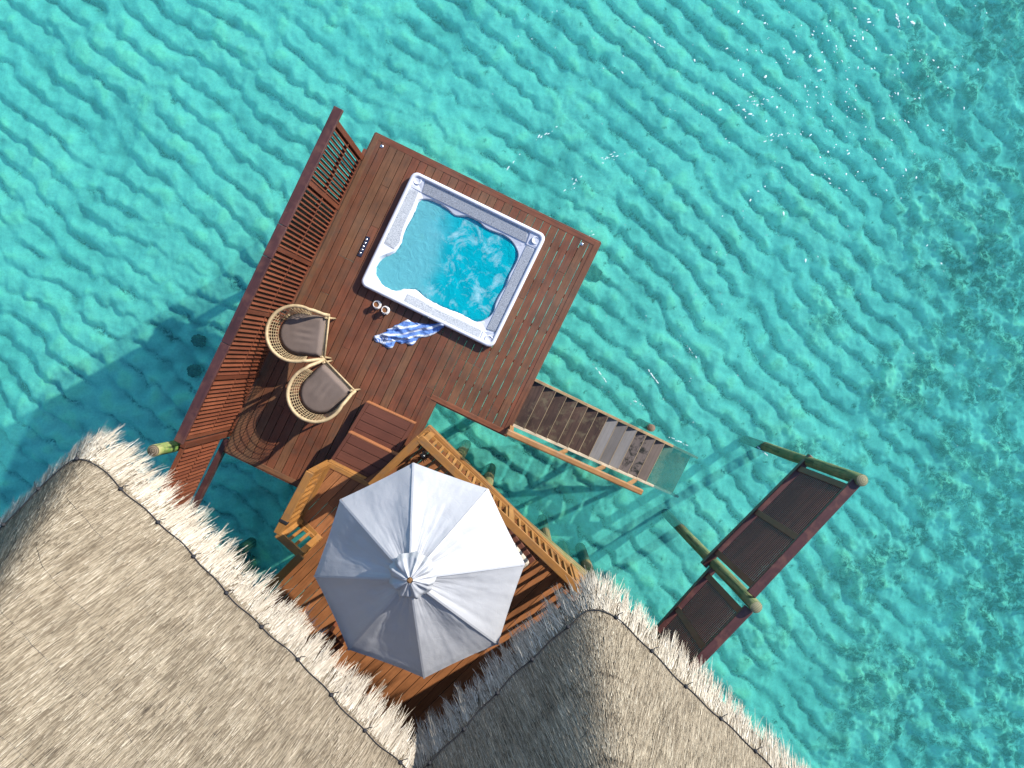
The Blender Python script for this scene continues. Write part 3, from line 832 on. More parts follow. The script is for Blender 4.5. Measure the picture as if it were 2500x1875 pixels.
tag(o, 'crumpled blue and white striped towel on the deck, one end over the tub rim', 'towel')

# ------------------------------------------------------------------ rattan chairs
def make_chair():
    t = thing('rattan_chair', (0, 0, 0), 'x', 'chair', 'rattan armchairs on the sun deck')
    # rim plan (x forward, y left)
    def rimp(s):            # s in -1..1 around the back
        a = s * R(112)
        x = -.02 - .405 * math.cos(a) * (1.0 if abs(s) < .8 else 1.0); y = .405 * math.sin(a)
        z = .745 - .07 * max(0, abs(s) - .35) / .65
        return Vector((x, y, z))
    def seat(s):
        a = s * R(112)
        return Vector((.0 - .315 * math.cos(a), .315 * math.sin(a), .40))
    n = 48
    path = [rimp(-1 + 2 * i / n) for i in range(n + 1)]
    def arm(sg):
        e = rimp(sg)
        return [Vector((e.x + .05, e.y * .995, e.z - .02)), Vector((e.x + .10, e.y * .955, e.z - .09)), Vector((e.x + .17, e.y * .90, e.z - .17)), Vector((e.x + .25, e.y * .885, e.z - .22))]
    full = list(reversed(arm(-1))) + path + arm(1)
    rd = [.026] * len(full)
    mb = MB(); mb.tube(full, rd, 10); mb.build('rim', M['rattan'], t)
    mb = MB()
    fr = [(arm(-1)[-1] + Vector((-.01, 0, -.03))), (arm(1)[-1] + Vector((-.01, 0, -.03)))]
    mb.tube(fr, .014, 8); mb.build('front_bar', M['rattan'], t)
    mb = MB()
    for j in range(1, 7):
        k = j / 6.6
        mb.tube([rimp(-1 + 2 * i / 40).lerp(seat(-1 + 2 * i / 40), k) + (rimp(-1 + 2 * i / 40) - Vector((0, 0, 0))).normalized() * .0 for i in range(41)], .0046, 5)
    for i in range(33):
        s = -1 + 2 * i / 32
        mb.tube([rimp(s), rimp(s).lerp(seat(s), .5) + Vector((-.012 * math.cos(s * 1.9), .012 * math.sin(s * 1.9), 0)), seat(s)], .0050, 5)
    mb.build('woven_back', M['rattan'], t)
    # seat ring and base
    mb = MB()
    ring = [seat(-1 + 2 * i / 40) for i in range(41)] + [Vector((.34, .29, .40)), Vector((.34, -.29, .40))]
    mb.tube(ring, .016, 8, closed=True); mb.build('seat_frame', M['rattan'], t)
    # cushion
    out = [Vector((-.03 - .315 * math.cos(R(a)), .315 * math.sin(R(a)), 0)) for a in range(-100, 101, 8)]
    out += [Vector((.20, .315, 0)), Vector((.31, .298, 0)), Vector((.325, .27, 0))] + [Vector((.33, y, 0)) for y in (.13, 0, -.13)] + [Vector((.325, -.27, 0)), Vector((.31, -.298, 0)), Vector((.20, -.315, 0))]
    vs, fs, pts = delaunay_fill(out, .022)
    mb = MB()
    for p in vs:
        d = edge_dist(p, pts); z = .405 + .095 * (min(1, d / .055)) ** .45 + .014 * min(1, d / .25)
        z += -.006 * math.exp(-((p.x - .06) / .12) ** 2) * (.5 + .5 * math.sin(p.y * 62)) * math.exp(-(p.y / .13) ** 2) * 2 + .004 * mnoise.noise(Vector((p.x * 6, p.y * 6, 1)))
        mb.v.append(Vector((p.x, p.y, z)))
    nb = len(mb.v); k = len(pts)
    for f in fs: mb.face(list(f), .5, [(0, 0)] * 3, True)
    od = [min(range(nb), key=lambda i: (vs[i] - p).length_squared) for p in pts]
    for p in pts: mb.v.append(Vector((p.x, p.y, .40)))
    for i in range(k): mb.face([od[i], nb + i, nb + (i + 1) % k, od[(i + 1) % k]], .5, [(0, 0)] * 4, True)
    mb.build('cushion', M['cushion'], t, clean=True)
    mb = MB()
    mb.tube([Vector((.33, .2, .405)), Vector((.33, -.2, .405))], .012, 6)
    for y in range(-5, 6): mb.tube([Vector((-.27, y * .05, .395)), Vector((.33, y * .05, .395))], .008, 5)
    mb.build('seat_base', M['rattan'], t)
    for sx, sy in ((1, 1), (1, -1), (-1, 1), (-1, -1)):
        mb = MB(); a = Vector((.26 * sx, .24 * sy, .40)); b = Vector((.33 * sx - .02, .29 * sy, 0))
        if sx > 0: a = Vector((.34, .29 * sy, .50)); b = Vector((.36, .31 * sy, 0))
        mb.tube([a, a.lerp(b, .5), b], .016, 8); mb.build('leg', M['rattan'], t)
    return t
def dup(root):
    r = root.copy(); COL.objects.link(r)
    for ch in list(root.children):
        c = ch.copy(); COL.objects.link(c); c.parent = r
    return r
ch1 = make_chair()
def place_chair(o, px, py, rot, label):
    p = at(px, py, .72); o.location = (p.x, p.y, 0); o.scale = (.955, .955, .97); o.rotation_euler = (0, 0, rot); o['label'] = label
ch2 = dup(ch1)
place_chair(ch1, 722, 815, R(-7), 'pale rattan armchair with taupe cushion touching the louvred fence, facing right to the tub')
place_chair(ch2, 772, 960, R(44), 'pale rattan armchair with taupe cushion nearer the steps, turned diagonally up to the right')

# ------------------------------------------------------------------ louvred fences
def zup(v, z): return Vector((v.x, v.y, z))
FT = 1.70
fa, fb = at(826, 268, FT), at(436, 1081, FT)
fd = (fb - fa).normalized(); fl = (fb - fa).length; fn = Vector((fd.y, -fd.x, 0))     # away from the deck
if fn.x > 0: fn = -fn
fence = thing('louvred_fence', zup(fa.lerp(fb, .5), 0), 'long red louvred privacy fence with dark cap rail along the left of the sun deck', 'fence')
def fp(s, z, o=0.0): return zup(fa + fd * s + fn * o, z)
slat_dir = (fn * .73 - fd * .68).normalized()
mb = MB(); cuts = [0, fl * .345, fl * .44, fl * .70, fl]
for i in range(4): mb.beam(fp(cuts[i] - (.02 if i == 0 else 0), FT, .0), fp(cuts[i + 1] - .004, FT + .004 * (i % 2)), .125, .05)
mb.build('cap_rail', M['capdark'], fence, bevel=.008)
mb = MB(); mb.beam(fp(0, -.03, -.05), fp(fl, -.03, -.05), .16, .05); mb.build('bottom_rail', M['deck'], fence)
edges = [.03, .205, .405, .595, .80, .985]
edges = [e * fl for e in edges]
for i, s in enumerate(edges):
    mb = MB(); mb.post(fp(s, -.15), fp(s, FT - .028), fd, .075, .06); mb.build('post', M['louvre'], fence, bevel=.004)
def panel(par, s0, s1, zlo, zhi, pf):
    mb = MB(); mid = (zlo + zhi) / 2
    for z, h in ((zlo, .06), (mid, .035), (zhi, .06)): mb.beam(pf(s0, z), pf(s1, z), .045, h)
    n = int((s1 - s0) / .059)
    for k in range(n):
        s = s0 + (k + .5) * (s1 - s0) / n
        for a, b in ((zlo + .03, mid - .018), (mid + .018, zhi - .03)):
            mb.post(pf(s, a), pf(s, b), slat_dir, .100, .010)
    mb.build('louvre_panel', M['louvre'], par)
for i in range(5): panel(fence, edges[i] + .038, edges[i + 1] - .038, .06, FT - .075, fp)
# second run beyond the green log
f2 = thing('louvred_fence', fp(fl + .9, 0), 'short red louvred fence half covered by the left thatch fringe, below the green log', 'fence')
def fp2(s, z, o=0.0): return zup(fa + fd * (fl + s) + fn * (o + .0), z)
mb = MB(); mb.post(fp2(.05, -.3), fp2(.05, 1.52), fd, .09, .07); mb.build('post', M['louvre'], f2, bevel=.004)
mb = MB(); mb.post(fp2(1.9, -.3), fp2(1.9, 1.5), fd, .09, .07); mb.build('post', M['louvre'], f2, bevel=.004)
panel(f2, .10, 1.86, .32, 1.48, fp2)
mb = MB(); p, q = at(556, 1072, -.05), at(462, 1262, -.05)
mb.beam(p, q, .085, .13); mb.build('bottom_beam', M['capdark'], f2, bevel=.006)

def log(name, foot, top, r, label, m, me, group='log posts of the fences', r2=None):
    o = thing(name, zup(foot, foot.z), label, 'log post', group)
    n = 14; path = []; rr = []
    for i in range(n + 1):
        t = i / n; p = Vector(foot).lerp(Vector(top), t); path.append(p + Vector((mnoise.noise(p * 1.5) * .01, mnoise.noise(p * 1.5 + Vector((5, 5, 5))) * .01, 0))); rr.append(r * (1.06 - .06 * t) * (1 + .03 * mnoise.noise(p * 3)))
    path[-1] = Vector(top)
    mb = MB(); mb.tube(path, rr, 18, cap=True); mb.build('trunk', m, o)
    mb = MB(); mb.lathe(Vector(top), [(0, .004), (rr[-1] * .93, .004), (rr[-1] * .97, 0)], 18); mb.build('sawn_end', me, o, clean=True)
    return o
t0 = at(374, 1100.6, 2.02); log('log_post', Vector((t0.x, t0.y, .1)), t0, .074, 'mossy bright green log post where the two louvred fences meet', M['log_moss'], M['end_dark'])
t1 = at(2105, 1173, 2.0); b1 = at(1868.7, 1090.8, SEA); b1 = t1 + (b1 - t1) * (BED - 2.0) / (SEA - 2.0)
log('log_post', b1, t1, .075, 'green log post at the far upper end of the dark slatted fence in the sea', M['log'], M['end'])
t2 = at(1846.7, 1482.5, 2.05); b2 = at(1662, 1291, SEA); b2 = t2 + (b2 - t2) * (BED - 2.05) / (SEA - 2.05)
log('log_post', b2, t2, .075, 'green log post between the two bays of the dark slatted fence, nearer the thatch', M['log'], M['end'])

def dark_fence(name, top0, top1, bot0, bot1, stiles, label, zt_, zb_):
    a0, a1 = at(*top0, zt_), at(*top1, zt_); q0, q1 = at(*bot0, zb_), at(*bot1, zb_)
    o = thing(name, zup(a0.lerp(a1, .5), zb_), label, 'fence', 'dark slatted fence bays')
    d = (a1 - a0).normalized()
    mb = MB(); mb.beam(a0 - d * .03, a1 + d * .03, .13, .05); mb.build('cap_rail', M['capdark'], o, bevel=.008)
    mb = MB(); mb.beam(q0, q1, .09, .10); mb.build('bottom_rail', M['capdark'], o, bevel=.006)
    n = Vector((-d.y, d.x, 0)); 
    if n.dot(Vector((-1, 1, 0))) < 0: n = -n
    ln = (a1 - a0).length
    def pt(s, z):
        k = (z - zb_) / (zt_ - zb_)
        lo = q0.lerp(q1, 0) ; base = a0 + d * s
        qd = (q1 - q0).normalized(); foot = q0 + qd * ((base - q0).dot(qd))
        r = foot.lerp(base, k); return Vector((r.x, r.y, z))
    for i in range(len(stiles) - 1):
        s0, s1 = stiles[i] * ln, stiles[i + 1] * ln
        mb = MB()
        zz = zb_ + .17
        while zz < zt_ - .05:
            c0, c1 = pt(s0 + .03, zz), pt(s1 - .03, zz)
            ax = (c1 - c0).normalized(); ay = (n * .55 + Vector((0, 0, .83))).normalized()
            mb.box((c0 + c1) / 2, ax, ay, (c1 - c0).length / 2, .024, .006)
            zz += .046
        mb.build('slat_panel', M['slatdark'], o)
    for s in stiles:
        mb = MB(); mb.post(pt(s * ln, zb_ + .05), pt(s * ln, zt_ - .028), d, .085, .05); mb.build('stile', M['framedark'], o, bevel=.004)
    return o
dark_fence('slatted_fence', (2086, 1181.5), (1837, 1447), (1980.6, 1114), (1716.7, 1380), (.045, .52, .965), 'dark brown slatted fence bay over the water, the upper and longer one with two panels', 1.93, .35)
dark_fence('slatted_fence', (1824.4, 1489.7), (1660, 1660), (1746.3, 1382), (1590, 1556), (.06, .60, .98), 'dark brown slatted fence bay running in under the right thatched roof', 1.93, .35)

# ------------------------------------------------------------------ lower deck, steps, railings
Z2 = .48
def d2(px, py): return at(px, py, Z2)
d2_poly = [d2(1046, 1046), d2(1600, 1593), d2(1700, 1900), d2(700, 1900), d2(600, 1500), d2(782, 1319), d2(731, 1268), d2(802.4, 1131), d2(905, 1183), d2(922, 1164)]
deck2 = thing('lounge_deck', zup(d2(1020, 1400), Z2), 'brown plank deck between the thatched roofs under the white umbrella', 'deck')
mb = MB(); pd = (d2(1200, 1300) - d2(1100, 1400)); planking(mb, d2_poly, pd, .128, .0075, Z2, .085, (), .2, .6); mb.build('decking', M['deck2'], deck2, bevel=.003)
mb = MB(); joists(mb, d2_poly, (pd.y, -pd.x, 0), .55, Z2 - .2, Z2 - .088); mb.build('joist_frame', M['joist'], deck2)
s_out = -1
rim(deck2, d2_poly, (0, 5, 6, 7, 8, 9), Z2, M['rail'], .06, .2)
for (px, py, r) in ((1128, 1103, .085), (1194, 1165, .085), (1431, 1378, .09), (1330, 1300, .085)):
    p = at(px, py, SEA); mb = MB(); mb.tube([(p.x, p.y, BED - .2), (p.x, p.y, -.6), (p.x, p.y, Z2 - .18)], [r * 1.1, r, r * .95], 16); mb.build('support_pile', M['pile'], deck2)
mb = MB(); mb.tube([at(1270, 1270, .1), at(1425, 1405, .1)], .08, 14); mb.build('brace_log', M['pile'], deck2)
for (px, py) in ((830, 1350), (720, 1420), (950, 1500), (1250, 1600)):
    p = d2(px, py); mb = MB(); mb.tube([(p.x, p.y, BED - .2), (p.x, p.y, Z2 - .18)], .085, 14); mb.build('support_pile', M['pile'], deck2)

# boxed steps between the decks
steps = thing('wooden_steps', at(900, 1080, 0), 'two wide wooden box steps rising from the sun deck to the railed lounge deck', 'steps')
def tread(fl_, fr_, bl_, br_, z, th, riser=True):
    A, B, C, Dd = at(*fl_, z), at(*fr_, z), at(*br_, z), at(*bl_, z)
    mb = MB(); nb = 4
    e = (B - A).normalized(); g = (Dd - A).normalized(); L = (B - A).length; dep = (Dd - A).length
    lx = .05
    for k in range(nb):
        a = A + g * (k * dep / nb + .004); b = A + g * ((k + 1) * dep / nb - .004)
        q = [a + e * (lx + .004), a + e * (L - lx - .004), b + e * (L - lx - .004), b + e * (lx + .004)]
        mb.hexa(q, [p - Vector((0, 0, .025)) for p in q], None, e)
    for q0 in (0, L - lx):
        q = [A + e * q0, A + e * (q0 + lx), Dd + e * (q0 + lx), Dd + e * q0]
        mb.hexa([p + Vector((0, 0, .001)) for p in q], [p - Vector((0, 0, .028)) for p in q], None, g)
    mb.build('tread', M['step'], steps, bevel=.002)
    mb = MB()
    zz = Vector((0, 0, 1))
    mb.hexa([A - g * .022 + zz * .002, B - g * .022 + zz * .002, B + zz * .002, A + zz * .002], [p - zz * th for p in (A - g * .022, B - g * .022, B, A)], .5, e)
    mb.build('riser', M['nosing'], steps, bevel=.003)
    for p, q, sg in ((A, Dd, 1), (B, C, -1)):
        f = [p - e * .001 * sg, q - e * .001 * sg, q + e * .02 * sg, p + e * .02 * sg]
        if sg < 0: f.reverse()
        mb = MB(); mb.hexa([v - zz * .03 for v in f], [v - zz * th for v in f], .4, g)
        mb.build('side_board', M['step'], steps)
tread((893.6, 982), (1012, 1036), (846, 1060), (968, 1117), .16, .155)
tread((849.8, 1056.3), (971, 1115), (799, 1134), (924, 1190), .32, .315)
mb = MB(); A, B = d2(799, 1131), d2(908, 1184); g = Vector((-(B - A).y, (B - A).x, 0)).normalized()
mb.hexa([A + Vector((0, 0, .006)), B + Vector((0, 0, .006)), B - g * .05 + Vector((0, 0, .006)), A - g * .05 + Vector((0, 0, .006))], [v - Vector((0, 0, .16)) for v in (A, B, B - g * .05, A - g * .05)], .5)
mb.build('riser', M['nosing'], steps, bevel=.003)

ZR = 1.38
def railing_run(par, p0, p1, posts, nbal, dz=0.0, wid=.105):
    lz = Vector((0, 0, dz)); p0, p1 = Vector(p0) + lz, Vector(p1) + lz; d = (p1 - p0).normalized()
    L = (p1 - p0).length
    mb = MB(); mb.beam(p0 - d * .0, p1, wid, .038); mb.build('top_rail', M['rail'], par, bevel=.006)
    mb = MB(); mb.beam(zup(p0, ZR - .06 + dz), zup(p1, ZR - .06 + dz), .045 + dz, .07); mb.build('under_rail', M['rail'], par)
    mb = MB(); mb.beam(zup(p0, Z2 + .10 + dz), zup(p1, Z2 + .10 + dz), .045 + dz, .05); mb.build('lower_rail', M['rail'], par)
    for t in posts:
        p = p0 + d * t * L; mb = MB(); mb.post(zup(p, Z2 - .1), zup(p, ZR - .03 + dz), d, .085, .085); mb.build('post', M['rail'], par, bevel=.004)
    for k in range(nbal):
        t = (k + .5) / nbal
        if any(abs(t - q) * L < .06 for q in posts): continue
        p = p0 + d * t * L; mb = MB(); mb.post(zup(p, Z2 + .12), zup(p, ZR - .09), d, .04, .04); mb.build('baluster', M['rail'], par)
rail = thing('deck_railing', zup(d2(1046, 1046), Z2), 'honey coloured timber railing with pointed corner on the right side of the umbrella', 'railing')
ap = at(1024.6, 1070, ZR); e1 = at(1460, 1483, ZR); e2 = at(905, 1187, ZR)
railing_run(rail, ap, e1, (.02, .50, .885), 26)
railing_run(rail, ap, e2, (.97,), 9, -.003)
mb = MB()
rail2 = thing('deck_railing', zup(d2(740, 1270), Z2), 'zigzag honey timber railing on the left of the umbrella beside the steps', 'railing')
g1, g2, g3, g4 = at(757, 1153, ZR), at(677, 1303, ZR), at(736, 1356, ZR), at(640, 1452, ZR)
railing_run(rail2, g1, g2, (.03, .93), 9)
railing_run(rail2, g2, g3, (.12, .93), 4, -.003)
railing_run(rail2, g3, g4, (.9,), 7)
mb = MB(); p = g1.lerp(g2, .80); d = (g2 - g1).normalized(); mb.box(p + Vector((0, 0, .0)), Vector((-d.y, d.x, 0)), d, .062, .02, .028); mb.build('strap_clip', M['blackmat'], rail2, bevel=.004)

# spiky garden ornament in the railing corner
sp = zc(850, 470, .62); orn = thing('spiky_ornament', zup(sp, Z2), 'small black glossy ball with radiating spikes in the railing corner', 'ornament')
mb = MB(); mb.lathe(zup(sp, .66), [(.0, .045)] + [(.045 * math.cos(R(a)), .045 * math.sin(R(a))) for a in range(80, -91, -17)], 18); mb.build('ball', M['black'], orn, clean=True)
mb = MB(); mb.tube([zup(sp, Z2), zup(sp, .62)], .012, 8); mb.build('stem', M['blackmat'], orn)
for i in range(17):
    a = 2 * PI * i / 17 + random.uniform(-.1, .1); l = random.uniform(.085, .12); dv = Vector((math.cos(a), math.sin(a), 0))
    mb = MB(); mb.tube([zup(sp, .60) + dv * .03, zup(sp, .60) + dv * l * .7 + Vector((0, 0, .0)), zup(sp, .575) + dv * l], [.006, .007, .001], 5); mb.build('spike', M['blackmat'], orn)

# ------------------------------------------------------------------ stairs into the sea
up = [(380, 205), (535, 280), (660, 340), (785, 405), (895, 460), (1010, 515), (1120, 570), (1228, 627), (1335, 685), (1440, 735), (1540, 785), (1640, 835), (1740, 880), (1840, 927)]
lo = [(130, 720), (300, 795), (412, 855), (535, 908), (650, 958), (770, 1010), (880, 1055), (1000, 1090), (1110, 1138), (1215, 1183), (1320, 1220), (1420, 1266), (1520, 1310), (1630, 1352)]
stair = thing('sea_stairs', zup(zs(1000, 800, SEA), SEA), 'steep wooden stairs going down from the sun deck into the water with one handrail', 'stairs')
A0, B0 = zs(*up[0], -.06), zs(*lo[0], -.06)
zN = SEA + .035
A1, B1 = zs(*up[-1], zN), zs(*lo[-1], zN)
NT_ = 13
run = ((A1 - A0) + (B1 - B0)) / 2; run.z = 0; rl = run.length; rd = run.normalized(); rs = Vector((-rd.y, rd.x, 0))
mid0 = (A0 + B0) / 2; half = ((A0 - B0).length + (A1 - B1).length) / 4
def stp(s, o, z): return zup(mid0 + rd * s + rs * o, z)
kinds = ['tread_dark'] * 7 + ['tread_grey'] * 3 + ['tread_moss'] * 2 + ['tread_brown', 'tread_algae', 'tread_algae', 'tread_algae']
labs = {'tread_grey': 'clean grey tread', 'tread_moss': 'black spotted mossy tread', 'tread_dark': 'dark stained tread'}
rise = (-.06 - zN) / NT_; going = rl / NT_
for k in range(16):
    z = -.06 - rise * (k + .45)
    mb = MB()
    mb.box(stp(going * (k + .5) + .006, 0, z - .016), rd, rs, going / 2 + .012, half - .015, .016)
    o = mb.build('tread', M[kinds[k]], stair, bevel=.003)
    if kinds[k] in labs: o['label'] = labs[kinds[k]]
    if k > 12: continue
    mb = MB(); mb.box(stp(going * (k + 1) + .015, 0, z - .013), rd, rs, .004, half - .012, .016); mb.build('nosing', M['tread_edge'], stair)
slope = rise / going
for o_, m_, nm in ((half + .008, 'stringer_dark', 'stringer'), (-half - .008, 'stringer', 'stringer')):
    mb = MB(); L = going * 16.6
    p, q = stp(-.03, o_, -.10), stp(L, o_, -.10 - slope * L)
    mb.beam(p, q, .042, .20); ob = mb.build(nm, M[m_], stair, bevel=.004)
h0, h1 = zs(75, 800, .85), zs(1600, 1485, -.12)
mb = MB(); mb.beam(h0, h1, .092, .06, .5); mb.build('handrail', M['handrail'], stair, bevel=.02)
for t, s in ((.03, .02), (.36, 1.0), (.63, 1.72), (.88, 2.36)):
    a = stp(s, -half - .04, -.15 - slope * s); b = h0.lerp(h1, t) - Vector((0, 0, .03))
    mb = MB(); mb.post(a, b, rd, .06, .045); mb.build('post', M['handrail'], stair, bevel=.003)
q = zs(1710, 760, SEA + .12)
o = log('mooring_pile', Vector((q.x, q.y, BED - .1)), q, .062, 'barnacled dark pile stump standing in the water beside the sea stairs', M['barnacle'], M['barnacle'], None)
o['category'] = 'pile'

# ------------------------------------------------------------------ umbrella
ZU = 2.20
rimv = [c6(917, 203, ZU), c6(1385, 368, ZU), c6(1612, 835, ZU), c6(1445, 1335, ZU), c6(985, 1548, ZU), c6(510, 1370, ZU), c6(297, 910, ZU), c6(460, 432, ZU)]
apx = c6(895, 928, 2.92)
umb = thing('parasol', zup(apx, Z2), 'large octagonal white canvas parasol with ruffled top over the lounge deck', 'parasol')
mb = MB()
NTt, NS = 40, 36
for k in range(8):
    a, b = rimv[k], rimv[(k + 1) % 8]
    base = len(mb.v)
    for i in range(NTt + 1):
        t = i / NTt
        for j in range(NS + 1):
            s = j / NS
            e = a.lerp(b, s)
            c = (a + b) / 2
            e = e + (zup(apx, ZU) - zup(e, ZU)) * (.008 * math.sin(PI * s))
            r = .06 + .94 * t
            p = apx.lerp(e, r)
            sag = math.sin(PI * s)
            p.z += -.035 * sag * math.sin(PI * min(1, r * .85 + .1)) + .012 * math.sin(PI * r) * (1 - .4 * sag)
            q = Vector((p.x * 1.0, p.y, k * 3.1))
            edge = min(1, sag * 2.5)
            rad = Vector((s * 9 + k * 7, t * 2.2, 1.3))
            p.z += edge * (.008 * mnoise.noise(rad) * (1 - .45 * t) + .005 * mnoise.noise(Vector((s * 22 + k * 5, t * 3.2, 2.1))) * (1.05 - t) + .010 * mnoise.noise(Vector((s * 3 + k, t * 9, 7))) + .004 * mnoise.noise(Vector((s * 30 + k * 3, t * 14, 5))))
            if t > .965: p.z -= .012
            mb.v.append(p)
    for i in range(NTt):
        for j in range(NS):
            n = base + i * (NS + 1) + j
            mb.face([n, n + NS + 1, n + NS + 2, n + 1], .5, [(0, 0)] * 4, True)
mb.build('canopy', M['canvas'], umb)
mb = MB()
for k in range(8):
    a, b, z = rimv[k], rimv[(k + 1) % 8], rimv[k - 1]
    tang = (b - z).normalized()
    pts = []
    for i in range(13):
        r = .07 + .93 * i / 12; p = apx.lerp(a, r); p.z += .012 * math.sin(PI * r) + .006; pts.append(p)
    for i in range(12):
        p, q = pts[i], pts[i + 1]; base = len(mb.v)
        mb.v += [p - tang * .012, p + tang * .012, q + tang * .012, q - tang * .012]
        mb.face([base, base + 1, base + 2, base + 3], .5, [(0, 0)] * 4, True)
mb.build('seam_tape', M['canvas'], umb)
# ruffled vent cap
mb = MB(); NA, NRr = 128, 16
hol = c6(897, 932, 3.0); vc = Vector((hol.x, hol.y, 3.03))
for i in range(NRr + 1):
    r = .035 + .225 * i / NRr
    for k in range(NA):
        a = 2 * PI * k / NA; dv = Vector((math.cos(a), math.sin(a), 0))
        wv = math.sin(9 * a + 5 * mnoise.noise(dv * 1.3)) + .5 * math.sin(17 * a + 2 * mnoise.noise(dv * 2.1 + Vector((3, 0, 0))))
        rr = r * (1 + .05 * (i / NRr) * math.sin(9 * a + 1.7) + .05 * mnoise.noise(dv * 2.5) * (i / NRr))
        z = -.13 * (i / NRr) ** 1.15 + .024 * wv * (i / NRr) ** .9 + .02 * mnoise.noise(dv * 3.3 + Vector((0, 0, i * .12)))
        if i > NRr - 3: z -= .018 * (i - NRr + 3)
        mb.v.append(vc + dv * rr + Vector((0, 0, z - .005)))
for i in range(NRr):
    for k in range(NA):
        k2 = (k + 1) % NA
        mb.face([i * NA + k, (i + 1) * NA + k, (i + 1) * NA + k2, i * NA + k2], .5, [(0, 0)] * 4, True)
mb.build('vent_cap', M['canvas'], umb)
mb = MB(); mb.lathe(vc + Vector((0, 0, -.03)), [(0, .03), (.03, .028), (.04, .01), (.04, -.05)], 4, smooth=False); mb.build('finial', M['handrail'], umb, clean=True)
mb = MB(); mb.tube([zup(vc, Z2 + .06), zup(vc, 2.93)], .024, 12); mb.build('pole', M['handrail'], umb)
for k in range(8):
    mb = MB(); a = apx - Vector((0, 0, .05)); b = rimv[k] - Vector((0, 0, .012)); m_ = a.lerp(b, .5) + Vector((0, 0, .025)); mb.tube([a, m_, b], .009, 6); mb.build('rib', M['handrail'], umb)
mb = MB(); mb.lathe(zup(vc, Z2), [(0, .07), (.05, .07), (.06, .05), (.26, .045), (.29, .02), (.29, 0)], 32); mb.build('base', M['blackmat'], umb, clean=True)

# lounger whose cushion corner sticks out from under the parasol, and a slatted seat by the fringe
corner = zb(640, 1090, .88); la = (zb(510, 930, .88) - corner).normalized(); lb = Vector((la.y, -la.x, 0))
lb = (zb(530, 1215, .88) - corner); lb = (lb - la * lb.dot(la)).normalized()
lg = thing('daybed', zup(corner + la * .4 + lb * .9, Z2), 'beige cushioned daybed almost hidden under the right edge of the parasol', 'daybed')
mb = MB(); cl = corner + la * .36 + lb * .92; mb.box(zup(cl, .82), la, lb, .36, .92, .055, .5); mb.build('mattress', M['beige'], lg, bevel=.05)
cl2 = corner + la * .37 + lb * .90
mb = MB(); mb.box(zup(cl2, .72), la, lb, .395, .965, .035); mb.build('frame', M['step'], lg, bevel=.004)
for a_, b_ in ((-.33, -.85), (.33, -.85), (-.33, .85), (.33, .85)):
    p = cl2 + la * a_ + lb * b_; mb = MB(); mb.post(zup(p, Z2), zup(p, .69), la, .06, .06); mb.build('leg', M['step'], lg)
ta = zv(225, 510, .95); tb_ = zv(305, 385, .95); tcn = zv(330, 560, .95)
e = (zv(440, 330, .95) - ta).normalized(); g = Vector((e.y, -e.x, 0))
tbn = thing('side_table', zup(ta, Z2), 'red slatted wooden table half covered by the left thatch fringe below the parasol', 'table')
for k in range(4):
    mb = MB(); c = ta + e * .17 + g * (.05 + k * .07 - .02); mb.box(zup(c, .95), e, g, .20, .031, .012); mb.build('slat', M['louvre'], tbn)
for i in (-.15, .15):
    for k in (.02, .24):
        p = ta + e * (.17 + i) + g * k; mb = MB(); mb.post(zup(p, Z2), zup(p, .938), e, .045, .045); mb.build('leg', M['louvre'], tbn)

